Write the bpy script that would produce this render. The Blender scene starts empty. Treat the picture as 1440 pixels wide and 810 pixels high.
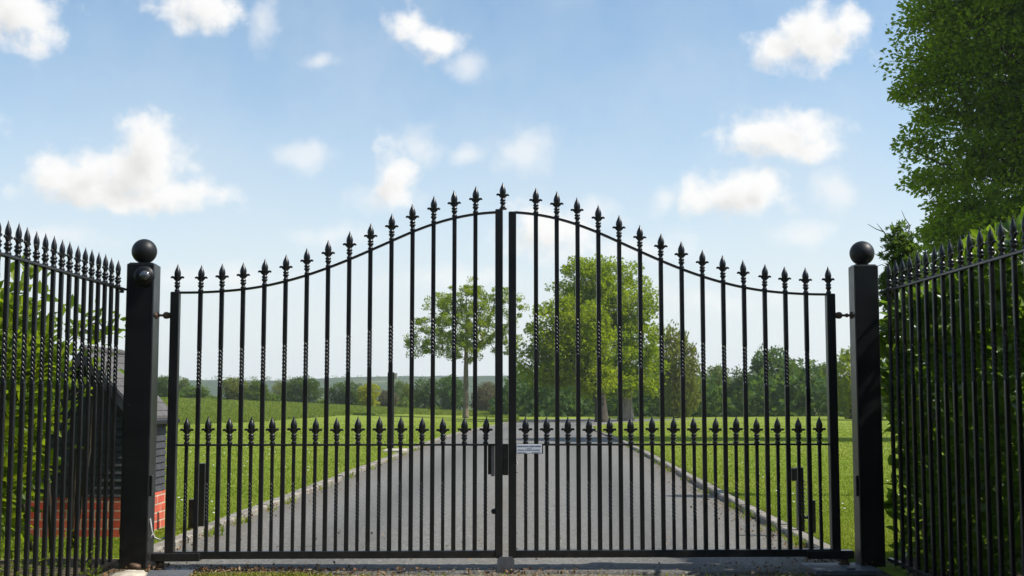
import bpy, math, random
import numpy as np
from mathutils import Vector, Matrix

SEED = 7
random.seed(SEED)
rng = np.random.default_rng(SEED)
sc = bpy.context.scene
COL = sc.collection
R = math.radians

# ---------------------------------------------------------------- camera
F = 1780.0
H = 1.01
PITCH = math.atan((563 - 405) / F)
CP, SP = math.cos(PITCH), math.sin(PITCH)

cam_d = bpy.data.cameras.new('camera')
cam = bpy.data.objects.new('camera', cam_d)
COL.objects.link(cam)
cam.location = (0, 0, H)
cam.rotation_euler = (R(90) + PITCH, 0, 0)
cam_d.sensor_width = 36.0
cam_d.lens = 36.0 * F / 1440.0
cam_d.clip_start = 0.05
cam_d.clip_end = 8000
sc.camera = cam


def ray(px, py):
    u = (px - 720) / F
    v = (405 - py) / F
    return np.array([u, CP - v * SP, SP + v * CP])


def at(px, py, d):
    """world point seen at that place of the photograph, at depth d"""
    r = ray(px, py)
    return np.array([0, 0, H]) + r * (d / r[1])


def zy(py, d):
    return at(720, py, d)[2]


# ---------------------------------------------------------------- terrain
def sstep(a, b, x):
    t = np.clip((np.asarray(x, float) - a) / (b - a), 0, 1)
    return t * t * (3 - 2 * t)


def gz(x, d):
    x = np.asarray(x, float)
    d = np.asarray(d, float)
    z = -0.60 * sstep(22, 92, d)
    z = z + 0.046 * np.log1p(np.exp(-(x + 3.0) / 2.0)) * 2.0 * sstep(55, 150, d) * (1 - 0.6 * sstep(40, 120, -x))
    z = z - 0.030 * np.clip(d - 172, 0, 240)
    z = z + 0.035 * np.sin(x * 0.21 + 1.3) * np.sin(d * 0.16) * sstep(12, 30, np.abs(x)) + 0.02 * np.sin(d * 0.4 + x * 0.3) * sstep(4, 9, np.abs(x))
    return z


def ground_hit(px, py):
    r = ray(px, py)
    r = r / r[1]
    prev = 2.0
    d = 2.0
    while d < 400:
        if H + r[2] * d < gz(r[0] * d, d):
            lo, hi = prev, d
            for _ in range(30):
                m = (lo + hi) / 2
                if H + r[2] * m < gz(r[0] * m, m):
                    hi = m
                else:
                    lo = m
            return np.array([r[0] * hi, hi, float(gz(r[0] * hi, hi))])
        prev = d
        d *= 1.01
    return np.array([r[0] * 400, 400, float(gz(r[0] * 400, 400))])


LE_D = [-60, 6.0, 8.0, 10, 14.3, 23.6, 45, 70, 90, 102, 112, 125]
LE_X = [-2.1, -2.1, -2.36, -2.34, -2.25, -2.07, -1.88, -1.5, -0.6, 0.9, 3.2, 8.0]
RE_D = [-60, 6.0, 8.0, 10.3, 17, 34, 55, 75, 88, 98, 108, 125]
RE_X = [2.1, 2.1, 2.06, 2.1, 2.28, 2.80, 3.5, 4.6, 6.4, 9.5, 16, 32]


def xl(d): return np.interp(d, LE_D, LE_X)
def xr(d): return np.interp(d, RE_D, RE_X)


# ---------------------------------------------------------------- node helpers
def new_mat(name):
    m = bpy.data.materials.new(name)
    m.use_nodes = True
    nt = m.node_tree
    for n in list(nt.nodes):
        nt.nodes.remove(n)
    out = nt.nodes.new('ShaderNodeOutputMaterial')
    return m, nt, out


def N(nt, typ, **kw):
    n = nt.nodes.new(typ)
    for k, v in kw.items():
        if k.startswith('i_'):
            n.inputs[k[2:]].default_value = v
        else:
            setattr(n, k, v)
    return n


def L(nt, a, b):
    nt.links.new(a, b)


def ramp(nt, fac, stops, interp='LINEAR'):
    r = nt.nodes.new('ShaderNodeValToRGB')
    r.color_ramp.interpolation = interp
    el = r.color_ramp.elements
    while len(el) < len(stops):
        el.new(0.5)
    for e, (p, c) in zip(el, stops):
        e.position = p
        e.color = (c[0], c[1], c[2], 1)
    if fac is not None:
        L(nt, fac, r.inputs[0])
    return r.outputs[0]


def noise(nt, vec, scale, detail=4, rough=0.55, dist=0.0):
    n = N(nt, 'ShaderNodeTexNoise')
    n.inputs['Scale'].default_value = scale
    n.inputs['Detail'].default_value = detail
    n.inputs['Roughness'].default_value = rough
    n.inputs['Distortion'].default_value = dist
    if vec is not None:
        L(nt, vec, n.inputs['Vector'])
    return n.outputs['Fac']


def mixc(nt, fac, a, b, mode='MIX'):
    m = nt.nodes.new('ShaderNodeMix')
    m.data_type = 'RGBA'
    m.blend_type = mode
    for s, val in ((0, fac), (6, a), (7, b)):
        if hasattr(val, 'is_output') or isinstance(val, bpy.types.NodeSocket):
            L(nt, val, m.inputs[s])
        elif s == 0:
            m.inputs[0].default_value = val
        else:
            m.inputs[s].default_value = (val[0], val[1], val[2], 1)
    return m.outputs[2]


def math_n(nt, op, a, b=None, clamp=False):
    m = nt.nodes.new('ShaderNodeMath')
    m.operation = op
    m.use_clamp = clamp
    for i, val in ((0, a), (1, b)):
        if val is None:
            continue
        if isinstance(val, bpy.types.NodeSocket):
            L(nt, val, m.inputs[i])
        else:
            m.inputs[i].default_value = val
    return m.outputs[0]


def bump(nt, height, strength, dist):
    b = N(nt, 'ShaderNodeBump')
    b.inputs['Strength'].default_value = strength
    b.inputs['Distance'].default_value = dist
    L(nt, height, b.inputs['Height'])
    return b.outputs[0]


def principled(nt, out, col, rough, spec=0.5, metal=0.0, nrm=None, coat=0.0):
    p = nt.nodes.new('ShaderNodeBsdfPrincipled')
    if isinstance(col, bpy.types.NodeSocket):
        L(nt, col, p.inputs['Base Color'])
    else:
        p.inputs['Base Color'].default_value = (col[0], col[1], col[2], 1)
    if isinstance(rough, bpy.types.NodeSocket):
        L(nt, rough, p.inputs['Roughness'])
    else:
        p.inputs['Roughness'].default_value = rough
    p.inputs['Specular IOR Level'].default_value = spec
    p.inputs['Metallic'].default_value = metal
    p.inputs['Coat Weight'].default_value = coat
    if nrm is not None:
        L(nt, nrm, p.inputs['Normal'])
    L(nt, p.outputs[0], out.inputs['Surface'])
    return p


def geo_pos(nt):
    return nt.nodes.new('ShaderNodeNewGeometry').outputs['Position']


def obj_co(nt):
    return nt.nodes.new('ShaderNodeTexCoord').outputs['Object']


# ---------------------------------------------------------------- materials
def m_paint():
    m, nt, out = new_mat('black gloss paint')
    p = geo_pos(nt)
    n1 = noise(nt, p, 9, 5)
    n2 = noise(nt, p, 140, 2)
    n3 = noise(nt, p, 35, 3)
    col = ramp(nt, n1, [(0.3, (0.0060, 0.0065, 0.0080)), (0.62, (0.0085, 0.0090, 0.0105)), (0.85, (0.016, 0.0155, 0.015))])
    chip = ramp(nt, n3, [(0.70, (0, 0, 0)), (0.74, (1, 1, 1))])
    col = mixc(nt, math_n(nt, 'MULTIPLY', chip, 0.7), col, (0.060, 0.040, 0.028))
    sz_ = N(nt, 'ShaderNodeSeparateXYZ')
    L(nt, p, sz_.inputs[0])
    low = ramp(nt, sz_.outputs[2], [(0.0, (1, 1, 1)), (0.10, (0.55, 0.55, 0.55)), (0.32, (0, 0, 0))])
    mud = math_n(nt, 'MULTIPLY', low, ramp(nt, noise(nt, p, 18, 6, 0.7), [(0.42, (0, 0, 0)), (0.75, (0.38, 0.38, 0.38))]))
    col = mixc(nt, mud, col, (0.085, 0.072, 0.055))
    rg = ramp(nt, n1, [(0.25, (0.27, 0.27, 0.27)), (0.8, (0.40, 0.40, 0.40))])
    principled(nt, out, col, rg, 0.44, 0, bump(nt, n2, 0.12, 0.002))
    return m


def m_simple(name, col, rough, spec=0.5, metal=0.0, nscale=30, var=0.25, bs=0.15, bd=0.003):
    m, nt, out = new_mat(name)
    p = obj_co(nt)
    n1 = noise(nt, p, nscale, 5)
    a = [c * (1 - var) for c in col]
    b = [min(1, c * (1 + var)) for c in col]
    c = ramp(nt, n1, [(0.3, a), (0.7, b)])
    n2 = noise(nt, p, nscale * 6, 3)
    principled(nt, out, c, rough, spec, metal, bump(nt, n2, bs, bd))
    return m


def m_asphalt(name, lo, hi, tint, dirt, tracks=False):
    m, nt, out = new_mat(name)
    p = geo_pos(nt)
    big = noise(nt, p, 0.55, 5, 0.6)
    mid = noise(nt, p, 6, 5, 0.6)
    fine = noise(nt, p, 120, 3, 0.7)
    v = N(nt, 'ShaderNodeTexVoronoi', feature='F1')
    v.inputs['Scale'].default_value = 75
    L(nt, p, v.inputs['Vector'])
    chips = ramp(nt, v.outputs['Color'], [(0.25, (0.55, 0.55, 0.55)), (0.75, (1.45, 1.45, 1.45))])
    base = ramp(nt, fine, [(0.3, lo), (0.7, hi)])
    base = mixc(nt, 0.75, base, chips, 'MULTIPLY')
    base = mixc(nt, ramp(nt, big, [(0.35, (0, 0, 0)), (0.7, (0.5, 0.5, 0.5))]), base, tint)
    base = mixc(nt, ramp(nt, mid, [(0.55, (0, 0, 0)), (0.78, (dirt, dirt, dirt))]), base, (0.17, 0.125, 0.075))
    if tracks:
        at_ = N(nt, 'ShaderNodeAttribute')
        at_.attribute_name = 'across'
        wear = ramp(nt, at_.outputs['Fac'], [(0.0, (1, 1, 1)), (0.05, (0.55, 0.55, 0.55)), (0.14, (0, 0, 0)), (0.25, (0.10, 0.10, 0.10)), (0.40, (0, 0, 0)), (0.50, (0.45, 0.45, 0.45)), (0.60, (0, 0, 0)), (0.75, (0.10, 0.10, 0.10)), (0.86, (0, 0, 0)), (0.95, (0.55, 0.55, 0.55)), (1, (1, 1, 1))])
        mp = N(nt, 'ShaderNodeMapping')
        mp.inputs['Scale'].default_value = (2.2, 0.35, 1)
        L(nt, p, mp.inputs['Vector'])
        wn_ = noise(nt, mp.outputs[0], 1.5, 6, 0.65)
        base = mixc(nt, math_n(nt, 'MULTIPLY', wear, ramp(nt, wn_, [(0.35, (0.1, 0.1, 0.1)), (0.65, (0.9, 0.9, 0.9))])), base, (0.115, 0.092, 0.062))
        trk = ramp(nt, at_.outputs['Fac'], [(0.12, (0, 0, 0)), (0.24, (1, 1, 1)), (0.38, (0, 0, 0)), (0.62, (0, 0, 0)), (0.76, (1, 1, 1)), (0.88, (0, 0, 0))])
        base = mixc(nt, math_n(nt, 'MULTIPLY', trk, 0.45), base, (0.060, 0.061, 0.060))
        v3 = N(nt, 'ShaderNodeTexVoronoi', feature='DISTANCE_TO_EDGE')
        v3.inputs['Scale'].default_value = 0.42
        wv = N(nt, 'ShaderNodeVectorMath', operation='MULTIPLY_ADD')
        wnn = N(nt, 'ShaderNodeTexNoise')
        wnn.inputs['Scale'].default_value = 2.5
        wnn.inputs['Detail'].default_value = 5
        L(nt, p, wnn.inputs['Vector'])
        L(nt, wnn.outputs['Color'], wv.inputs[0])
        wv.inputs[1].default_value = (0.5, 0.5, 0)
        L(nt, p, wv.inputs[2])
        L(nt, wv.outputs[0], v3.inputs['Vector'])
        crk = ramp(nt, v3.outputs['Distance'], [(0.0, (1, 1, 1)), (0.006, (0, 0, 0))])
        base = mixc(nt, math_n(nt, 'MULTIPLY', math_n(nt, 'MULTIPLY', crk, 0.6), ramp(nt, big, [(0.48, (0, 0, 0)), (0.58, (1, 1, 1))])), base, (0.035, 0.034, 0.032))
    # a few pale stones
    v2 = N(nt, 'ShaderNodeTexVoronoi', feature='F1')
    v2.inputs['Scale'].default_value = 14
    L(nt, p, v2.inputs['Vector'])
    st = ramp(nt, v2.outputs['Distance'], [(0.10, (1, 1, 1)), (0.14, (0, 0, 0))])
    base = mixc(nt, math_n(nt, 'MULTIPLY', st, 0.55), base, (0.42, 0.39, 0.34))
    h = math_n(nt, 'ADD', math_n(nt, 'MULTIPLY', v.outputs['Distance'], 0.8), fine)
    principled(nt, out, base, 0.9, 0.25, 0, bump(nt, h, 0.7, 0.006))
    return m


def m_lawn():
    m, nt, out = new_mat('lawn grass')
    p = geo_pos(nt)
    sep = N(nt, 'ShaderNodeSeparateXYZ')
    L(nt, p, sep.inputs[0])
    n1 = noise(nt, p, 0.35, 6, 0.6)
    n2 = noise(nt, p, 3.0, 6, 0.65)
    n3 = noise(nt, p, 45, 4, 0.7)
    g = ramp(nt, n3, [(0.25, (0.080, 0.135, 0.014)), (0.55, (0.150, 0.212, 0.024)), (0.8, (0.225, 0.275, 0.042))])
    g = mixc(nt, ramp(nt, n1, [(0.40, (0, 0, 0)), (0.68, (0.55, 0.55, 0.55))]), g, (0.255, 0.262, 0.055))
    g = mixc(nt, ramp(nt, n2, [(0.52, (0, 0, 0)), (0.8, (0.6, 0.6, 0.6))]), g, (0.095, 0.165, 0.014))
    # mowing passes across the view
    w = N(nt, 'ShaderNodeTexWave', wave_type='BANDS', bands_direction='Y')
    w.inputs['Scale'].default_value = 0.30
    w.inputs['Distortion'].default_value = 1.6
    w.inputs['Detail'].default_value = 2
    w.inputs['Detail Scale'].default_value = 0.5
    L(nt, p, w.inputs['Vector'])
    g = mixc(nt, math_n(nt, 'MULTIPLY', w.outputs['Fac'], 0.42), g, (0.245, 0.285, 0.050))
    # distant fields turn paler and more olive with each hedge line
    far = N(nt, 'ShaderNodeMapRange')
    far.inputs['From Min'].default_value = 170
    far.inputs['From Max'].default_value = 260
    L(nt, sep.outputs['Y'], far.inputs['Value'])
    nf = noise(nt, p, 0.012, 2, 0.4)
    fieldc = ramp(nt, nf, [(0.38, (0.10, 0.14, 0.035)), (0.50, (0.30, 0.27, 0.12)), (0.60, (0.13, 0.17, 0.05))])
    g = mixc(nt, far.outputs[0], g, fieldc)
    h = math_n(nt, 'ADD', n3, math_n(nt, 'MULTIPLY', n2, 2.0))
    principled(nt, out, g, 0.95, 0.05, 0, bump(nt, h, 0.8, 0.03))
    return m


def m_leaf(name, stops, trans, tfac=0.45, rough=0.55, spec=0.18):
    m, nt, out = new_mat(name)
    a = N(nt, 'ShaderNodeAttribute')
    a.attribute_name = 'var'
    col = ramp(nt, a.outputs['Fac'], stops)
    oi = N(nt, 'ShaderNodeObjectInfo')
    hs = N(nt, 'ShaderNodeHueSaturation')
    L(nt, col, hs.inputs['Color'])
    L(nt, math_n(nt, 'ADD', math_n(nt, 'MULTIPLY', oi.outputs['Random'], 0.24), 0.88), hs.inputs['Value'])
    L(nt, math_n(nt, 'ADD', math_n(nt, 'MULTIPLY', oi.outputs['Random'], 0.03), 0.485), hs.inputs['Hue'])
    p = nt.nodes.new('ShaderNodeBsdfPrincipled')
    L(nt, hs.outputs[0], p.inputs['Base Color'])
    p.inputs['Roughness'].default_value = rough
    p.inputs['Specular IOR Level'].default_value = spec
    t = nt.nodes.new('ShaderNodeBsdfTranslucent')
    tc = mixc(nt, 0.6, hs.outputs[0], trans)
    L(nt, tc, t.inputs['Color'])
    mx = nt.nodes.new('ShaderNodeMixShader')
    mx.inputs[0].default_value = tfac
    L(nt, p.outputs[0], mx.inputs[1])
    L(nt, t.outputs[0], mx.inputs[2])
    L(nt, mx.outputs[0], out.inputs['Surface'])
    return m


def m_bark(name, a, b):
    m, nt, out = new_mat(name)
    p = obj_co(nt)
    mp = N(nt, 'ShaderNodeMapping')
    mp.inputs['Scale'].default_value = (9, 9, 1.6)
    L(nt, p, mp.inputs['Vector'])
    n = noise(nt, mp.outputs[0], 1.2, 6, 0.65)
    n2 = noise(nt, p, 1.1, 3)
    c = ramp(nt, n, [(0.3, a), (0.7, b)])
    c = mixc(nt, ramp(nt, n2, [(0.5, (0, 0, 0)), (0.75, (0.5, 0.5, 0.5))]), c, (0.11, 0.10, 0.05))
    principled(nt, out, c, 0.9, 0.2, 0, bump(nt, n, 0.9, 0.05))
    return m


def m_brick():
    m, nt, out = new_mat('red brick')
    p = obj_co(nt)
    s = N(nt, 'ShaderNodeSeparateXYZ')
    L(nt, p, s.inputs[0])
    c = N(nt, 'ShaderNodeCombineXYZ')
    L(nt, math_n(nt, 'ADD', s.outputs[0], s.outputs[1]), c.inputs[0])
    L(nt, s.outputs[2], c.inputs[1])
    b = N(nt, 'ShaderNodeTexBrick')
    L(nt, c.outputs[0], b.inputs['Vector'])
    b.inputs['Scale'].default_value = 1.0
    b.inputs['Brick Width'].default_value = 0.20
    b.inputs['Row Height'].default_value = 0.066
    b.inputs['Mortar Size'].default_value = 0.006
    b.inputs['Mortar Smooth'].default_value = 0.2
    b.inputs['Color1'].default_value = (0.56, 0.085, 0.048, 1)
    b.inputs['Color2'].default_value = (0.70, 0.155, 0.090, 1)
    b.inputs['Mortar'].default_value = (0.60, 0.46, 0.34, 1)
    n = noise(nt, p, 40, 4)
    b.offset_frequency = 2
    b.inputs['Bias'].default_value = -0.1
    n5 = noise(nt, p, 6.5, 5, 0.65)
    stain = ramp(nt, n5, [(0.46, (0, 0, 0)), (0.70, (0.55, 0.55, 0.55))])
    col = mixc(nt, 0.5, mixc(nt, stain, b.outputs['Color'], (0.20, 0.085, 0.06)), ramp(nt, n, [(0.3, (0.6, 0.6, 0.6)), (0.7, (1.1, 1.1, 1.1))]), 'MULTIPLY')
    inv = math_n(nt, 'SUBTRACT', 1.0, b.outputs['Fac'])
    principled(nt, out, col, 0.85, 0.25, 0, bump(nt, inv, 0.6, 0.006))
    return m


def m_tiles():
    m, nt, out = new_mat('grey roof tiles')
    p = obj_co(nt)
    s = N(nt, 'ShaderNodeSeparateXYZ')
    L(nt, p, s.inputs[0])
    c = N(nt, 'ShaderNodeCombineXYZ')
    L(nt, s.outputs[1], c.inputs[0])
    L(nt, s.outputs[2], c.inputs[1])
    b = N(nt, 'ShaderNodeTexBrick')
    L(nt, c.outputs[0], b.inputs['Vector'])
    b.inputs['Scale'].default_value = 1.0
    b.inputs['Brick Width'].default_value = 0.165
    b.inputs['Row Height'].default_value = 0.062
    b.inputs['Mortar Size'].default_value = 0.004
    b.inputs['Color1'].default_value = (0.088, 0.085, 0.084, 1)
    b.inputs['Color2'].default_value = (0.125, 0.120, 0.118, 1)
    b.inputs['Mortar'].default_value = (0.05, 0.045, 0.042, 1)
    n = noise(nt, p, 18, 5)
    col = mixc(nt, 0.6, b.outputs['Color'], ramp(nt, n, [(0.3, (0.7, 0.7, 0.7)), (0.75, (1.2, 1.15, 1.1))]), 'MULTIPLY')
    inv = math_n(nt, 'SUBTRACT', 1.0, b.outputs['Fac'])
    principled(nt, out, col, 0.8, 0.3, 0, bump(nt, inv, 0.6, 0.008))
    return m


def m_soil():
    m, nt, out = new_mat('dry soil')
    p = geo_pos(nt)
    n1 = noise(nt, p, 5, 6, 0.65)
    n2 = noise(nt, p, 60, 4, 0.7)
    c = ramp(nt, n2, [(0.3, (0.045, 0.034, 0.022)), (0.7, (0.145, 0.112, 0.075))])
    c = mixc(nt, ramp(nt, n1, [(0.5, (0, 0, 0)), (0.7, (0.75, 0.75, 0.75))]), c, (0.06, 0.09, 0.022))
    principled(nt, out, c, 0.95, 0.15, 0, bump(nt, n2, 0.8, 0.012))
    return m


def m_hills():
    m, nt, out = new_mat('wooded hills')
    p = geo_pos(nt)
    n1 = noise(nt, p, 0.006, 6, 0.65)
    n2 = noise(nt, p, 0.05, 5, 0.7)
    c = ramp(nt, n1, [(0.40, (0.025, 0.048, 0.020)), (0.58, (0.040, 0.068, 0.025)), (0.66, (0.09, 0.11, 0.05)), (0.74, (0.20, 0.19, 0.11))])
    c = mixc(nt, 0.6, c, ramp(nt, n2, [(0.3, (0.5, 0.5, 0.5)), (0.7, (1.2, 1.2, 1.2))]), 'MULTIPLY')
    principled(nt, out, c, 0.95, 0.1, 0, bump(nt, n2, 1.0, 6.0))
    return m


M = {}
M['paint'] = m_paint()
M['satin'] = m_simple('satin black paint', (0.0085, 0.009, 0.0105), 0.48, 0.35, 0, 12, 0.2, 0.1, 0.002)
M['rust'] = m_simple('rusty steel', (0.11, 0.07, 0.045), 0.6, 0.4, 0.4, 60, 0.5)
M['steel'] = m_simple('galvanised steel', (0.12, 0.128, 0.142), 0.55, 0.4, 0.3, 25, 0.22)
M['steel_pale'] = m_simple('grey cable sheath', (0.34, 0.33, 0.31), 0.5)
M['chrome'] = m_simple('bright metal', (0.65, 0.65, 0.65), 0.22, 0.5, 1.0, 10, 0.05)
M['lens'] = m_simple('dark lens glass', (0.16, 0.16, 0.165), 0.12, 0.8, 0.6, 60, 0.6)
M['plastic'] = m_simple('black plastic', (0.008, 0.008, 0.009), 0.45, 0.3, 0, 30, 0.1)
M['greyplate'] = m_simple('grey paint', (0.30, 0.29, 0.27), 0.6, 0.4, 0, 20, 0.1)
M['sign'] = m_simple('white enamel', (0.74, 0.77, 0.82), 0.35, 0.5, 0, 8, 0.06)
M['ink'] = m_simple('grey blue ink', (0.10, 0.13, 0.21), 0.6, 0.3, 0, 40, 0.2)
M['drive'] = m_asphalt('worn drive asphalt', (0.088, 0.086, 0.080), (0.208, 0.203, 0.189), (0.162, 0.156, 0.142), 0.34, True)
M['drive_edge'] = m_asphalt('broken drive edge', (0.075, 0.074, 0.070), (0.160, 0.156, 0.146), (0.130, 0.125, 0.112), 0.5)
M['fore'] = m_asphalt('dusty forecourt', (0.105, 0.095, 0.078), (0.215, 0.195, 0.160), (0.180, 0.155, 0.115), 0.75)
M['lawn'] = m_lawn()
M['kerb'] = m_simple('concrete kerb', (0.225, 0.205, 0.172), 0.9, 0.2, 0, 9, 0.45, 0.5, 0.01)
M['stone'] = m_simple('pale stone', (0.40, 0.36, 0.29), 0.9, 0.2, 0, 14, 0.4, 0.6, 0.012)
M['brick'] = m_brick()
M['tiles'] = m_tiles()
M['board'] = m_simple('black weatherboard', (0.042, 0.043, 0.047), 0.65, 0.35, 0, 14, 0.35, 0.35, 0.004)
M['soil'] = m_soil()
M['hills'] = m_hills()
M['bark_dark'] = m_bark('dark bark', (0.030, 0.025, 0.020), (0.085, 0.070, 0.055))
M['bark_pale'] = m_bark('pale bark', (0.13, 0.11, 0.09), (0.33, 0.29, 0.25))
M['bark_young'] = m_bark('young bark', (0.10, 0.08, 0.055), (0.23, 0.19, 0.14))
M['leaf_oak'] = m_leaf('fresh oak leaves', [(0, (0.080, 0.140, 0.005)), (0.5, (0.165, 0.238, 0.008)), (1, (0.290, 0.320, 0.014))], (0.48, 0.60, 0.012), 0.50)
M['leaf_young'] = m_leaf('young oak leaves', [(0, (0.085, 0.145, 0.005)), (0.5, (0.170, 0.240, 0.009)), (1, (0.285, 0.315, 0.014))], (0.48, 0.60, 0.014), 0.52)
M['leaf_big'] = m_leaf('maple leaves', [(0, (0.048, 0.108, 0.005)), (0.5, (0.122, 0.200, 0.008)), (1, (0.280, 0.325, 0.015))], (0.42, 0.56, 0.014), 0.54)
M['leaf_dark'] = m_leaf('dark foliage', [(0, (0.026, 0.060, 0.012)), (0.6, (0.060, 0.112, 0.020)), (1, (0.125, 0.178, 0.032))], (0.18, 0.30, 0.03), 0.40)
M['leaf_mid'] = m_leaf('mid foliage', [(0, (0.038, 0.076, 0.012)), (0.5, (0.085, 0.140, 0.022)), (1, (0.155, 0.200, 0.034))], (0.25, 0.36, 0.03), 0.45)
M['leaf_olive'] = m_leaf('olive foliage', [(0, (0.060, 0.088, 0.012)), (0.5, (0.125, 0.150, 0.022)), (1, (0.205, 0.205, 0.036))], (0.34, 0.38, 0.04), 0.44)
M['leaf_brown'] = m_leaf('brownish foliage', [(0, (0.060, 0.058, 0.028)), (0.5, (0.120, 0.112, 0.055)), (1, (0.180, 0.160, 0.080))], (0.22, 0.18, 0.08), 0.36)
M['leaf_lime'] = m_leaf('lime foliage', [(0, (0.17, 0.20, 0.008)), (0.5, (0.32, 0.34, 0.012)), (1, (0.46, 0.44, 0.02))], (0.50, 0.48, 0.02), 0.40)
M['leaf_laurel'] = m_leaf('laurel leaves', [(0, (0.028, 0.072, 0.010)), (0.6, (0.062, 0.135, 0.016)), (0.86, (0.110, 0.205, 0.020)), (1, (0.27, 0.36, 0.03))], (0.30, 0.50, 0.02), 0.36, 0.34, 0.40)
M['leaf_lit'] = m_leaf('bright shrub leaves', [(0, (0.038, 0.095, 0.008)), (0.4, (0.090, 0.175, 0.012)), (0.8, (0.185, 0.255, 0.014)), (1, (0.34, 0.37, 0.02))], (0.40, 0.54, 0.02), 0.50, 0.4)
M['grass'] = m_leaf('grass blades', [(0, (0.100, 0.155, 0.015)), (0.5, (0.195, 0.248, 0.026)), (0.85, (0.290, 0.315, 0.050)), (1, (0.38, 0.35, 0.14))], (0.33, 0.40, 0.03), 0.40, 0.8, 0.10)
M['meadow'] = m_leaf('meadow grass', [(0, (0.105, 0.160, 0.020)), (0.55, (0.160, 0.215, 0.030)), (1, (0.23, 0.235, 0.075))], (0.30, 0.38, 0.04), 0.45, 0.8, 0.10)
M['dry'] = m_leaf('dry leaves', [(0, (0.10, 0.055, 0.025)), (0.5, (0.20, 0.115, 0.055)), (1, (0.36, 0.27, 0.16))], (0.25, 0.14, 0.05), 0.15, 0.7)
M['daisy'] = m_simple('daisy petals', (0.75, 0.75, 0.70), 0.8)


# ---------------------------------------------------------------- tagging
def tag(o, label=None, cat=None, group=None, kind=None):
    if label: o['label'] = label
    if cat: o['category'] = cat
    if group: o['group'] = group
    if kind: o['kind'] = kind
    return o


def empty(name, loc, rz=0.0):
    o = bpy.data.objects.new(name, None)
    o.empty_display_size = 0.1
    COL.objects.link(o)
    o.location = loc
    o.rotation_euler = (0, 0, rz)
    return o


def link(name, me, parent=None, loc=(0, 0, 0)):
    o = bpy.data.objects.new(name, me)
    COL.objects.link(o)
    o.parent = parent
    o.location = loc
    if name == 'finial':       # hand fitted castings
        o.rotation_euler = (R(random.gauss(0, 0.9)), R(random.gauss(0, 0.9)), R(random.gauss(0, 5)))
        k = random.uniform(0.97, 1.03)
        o.scale = (k, k, random.uniform(0.97, 1.03))
    return o


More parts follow.
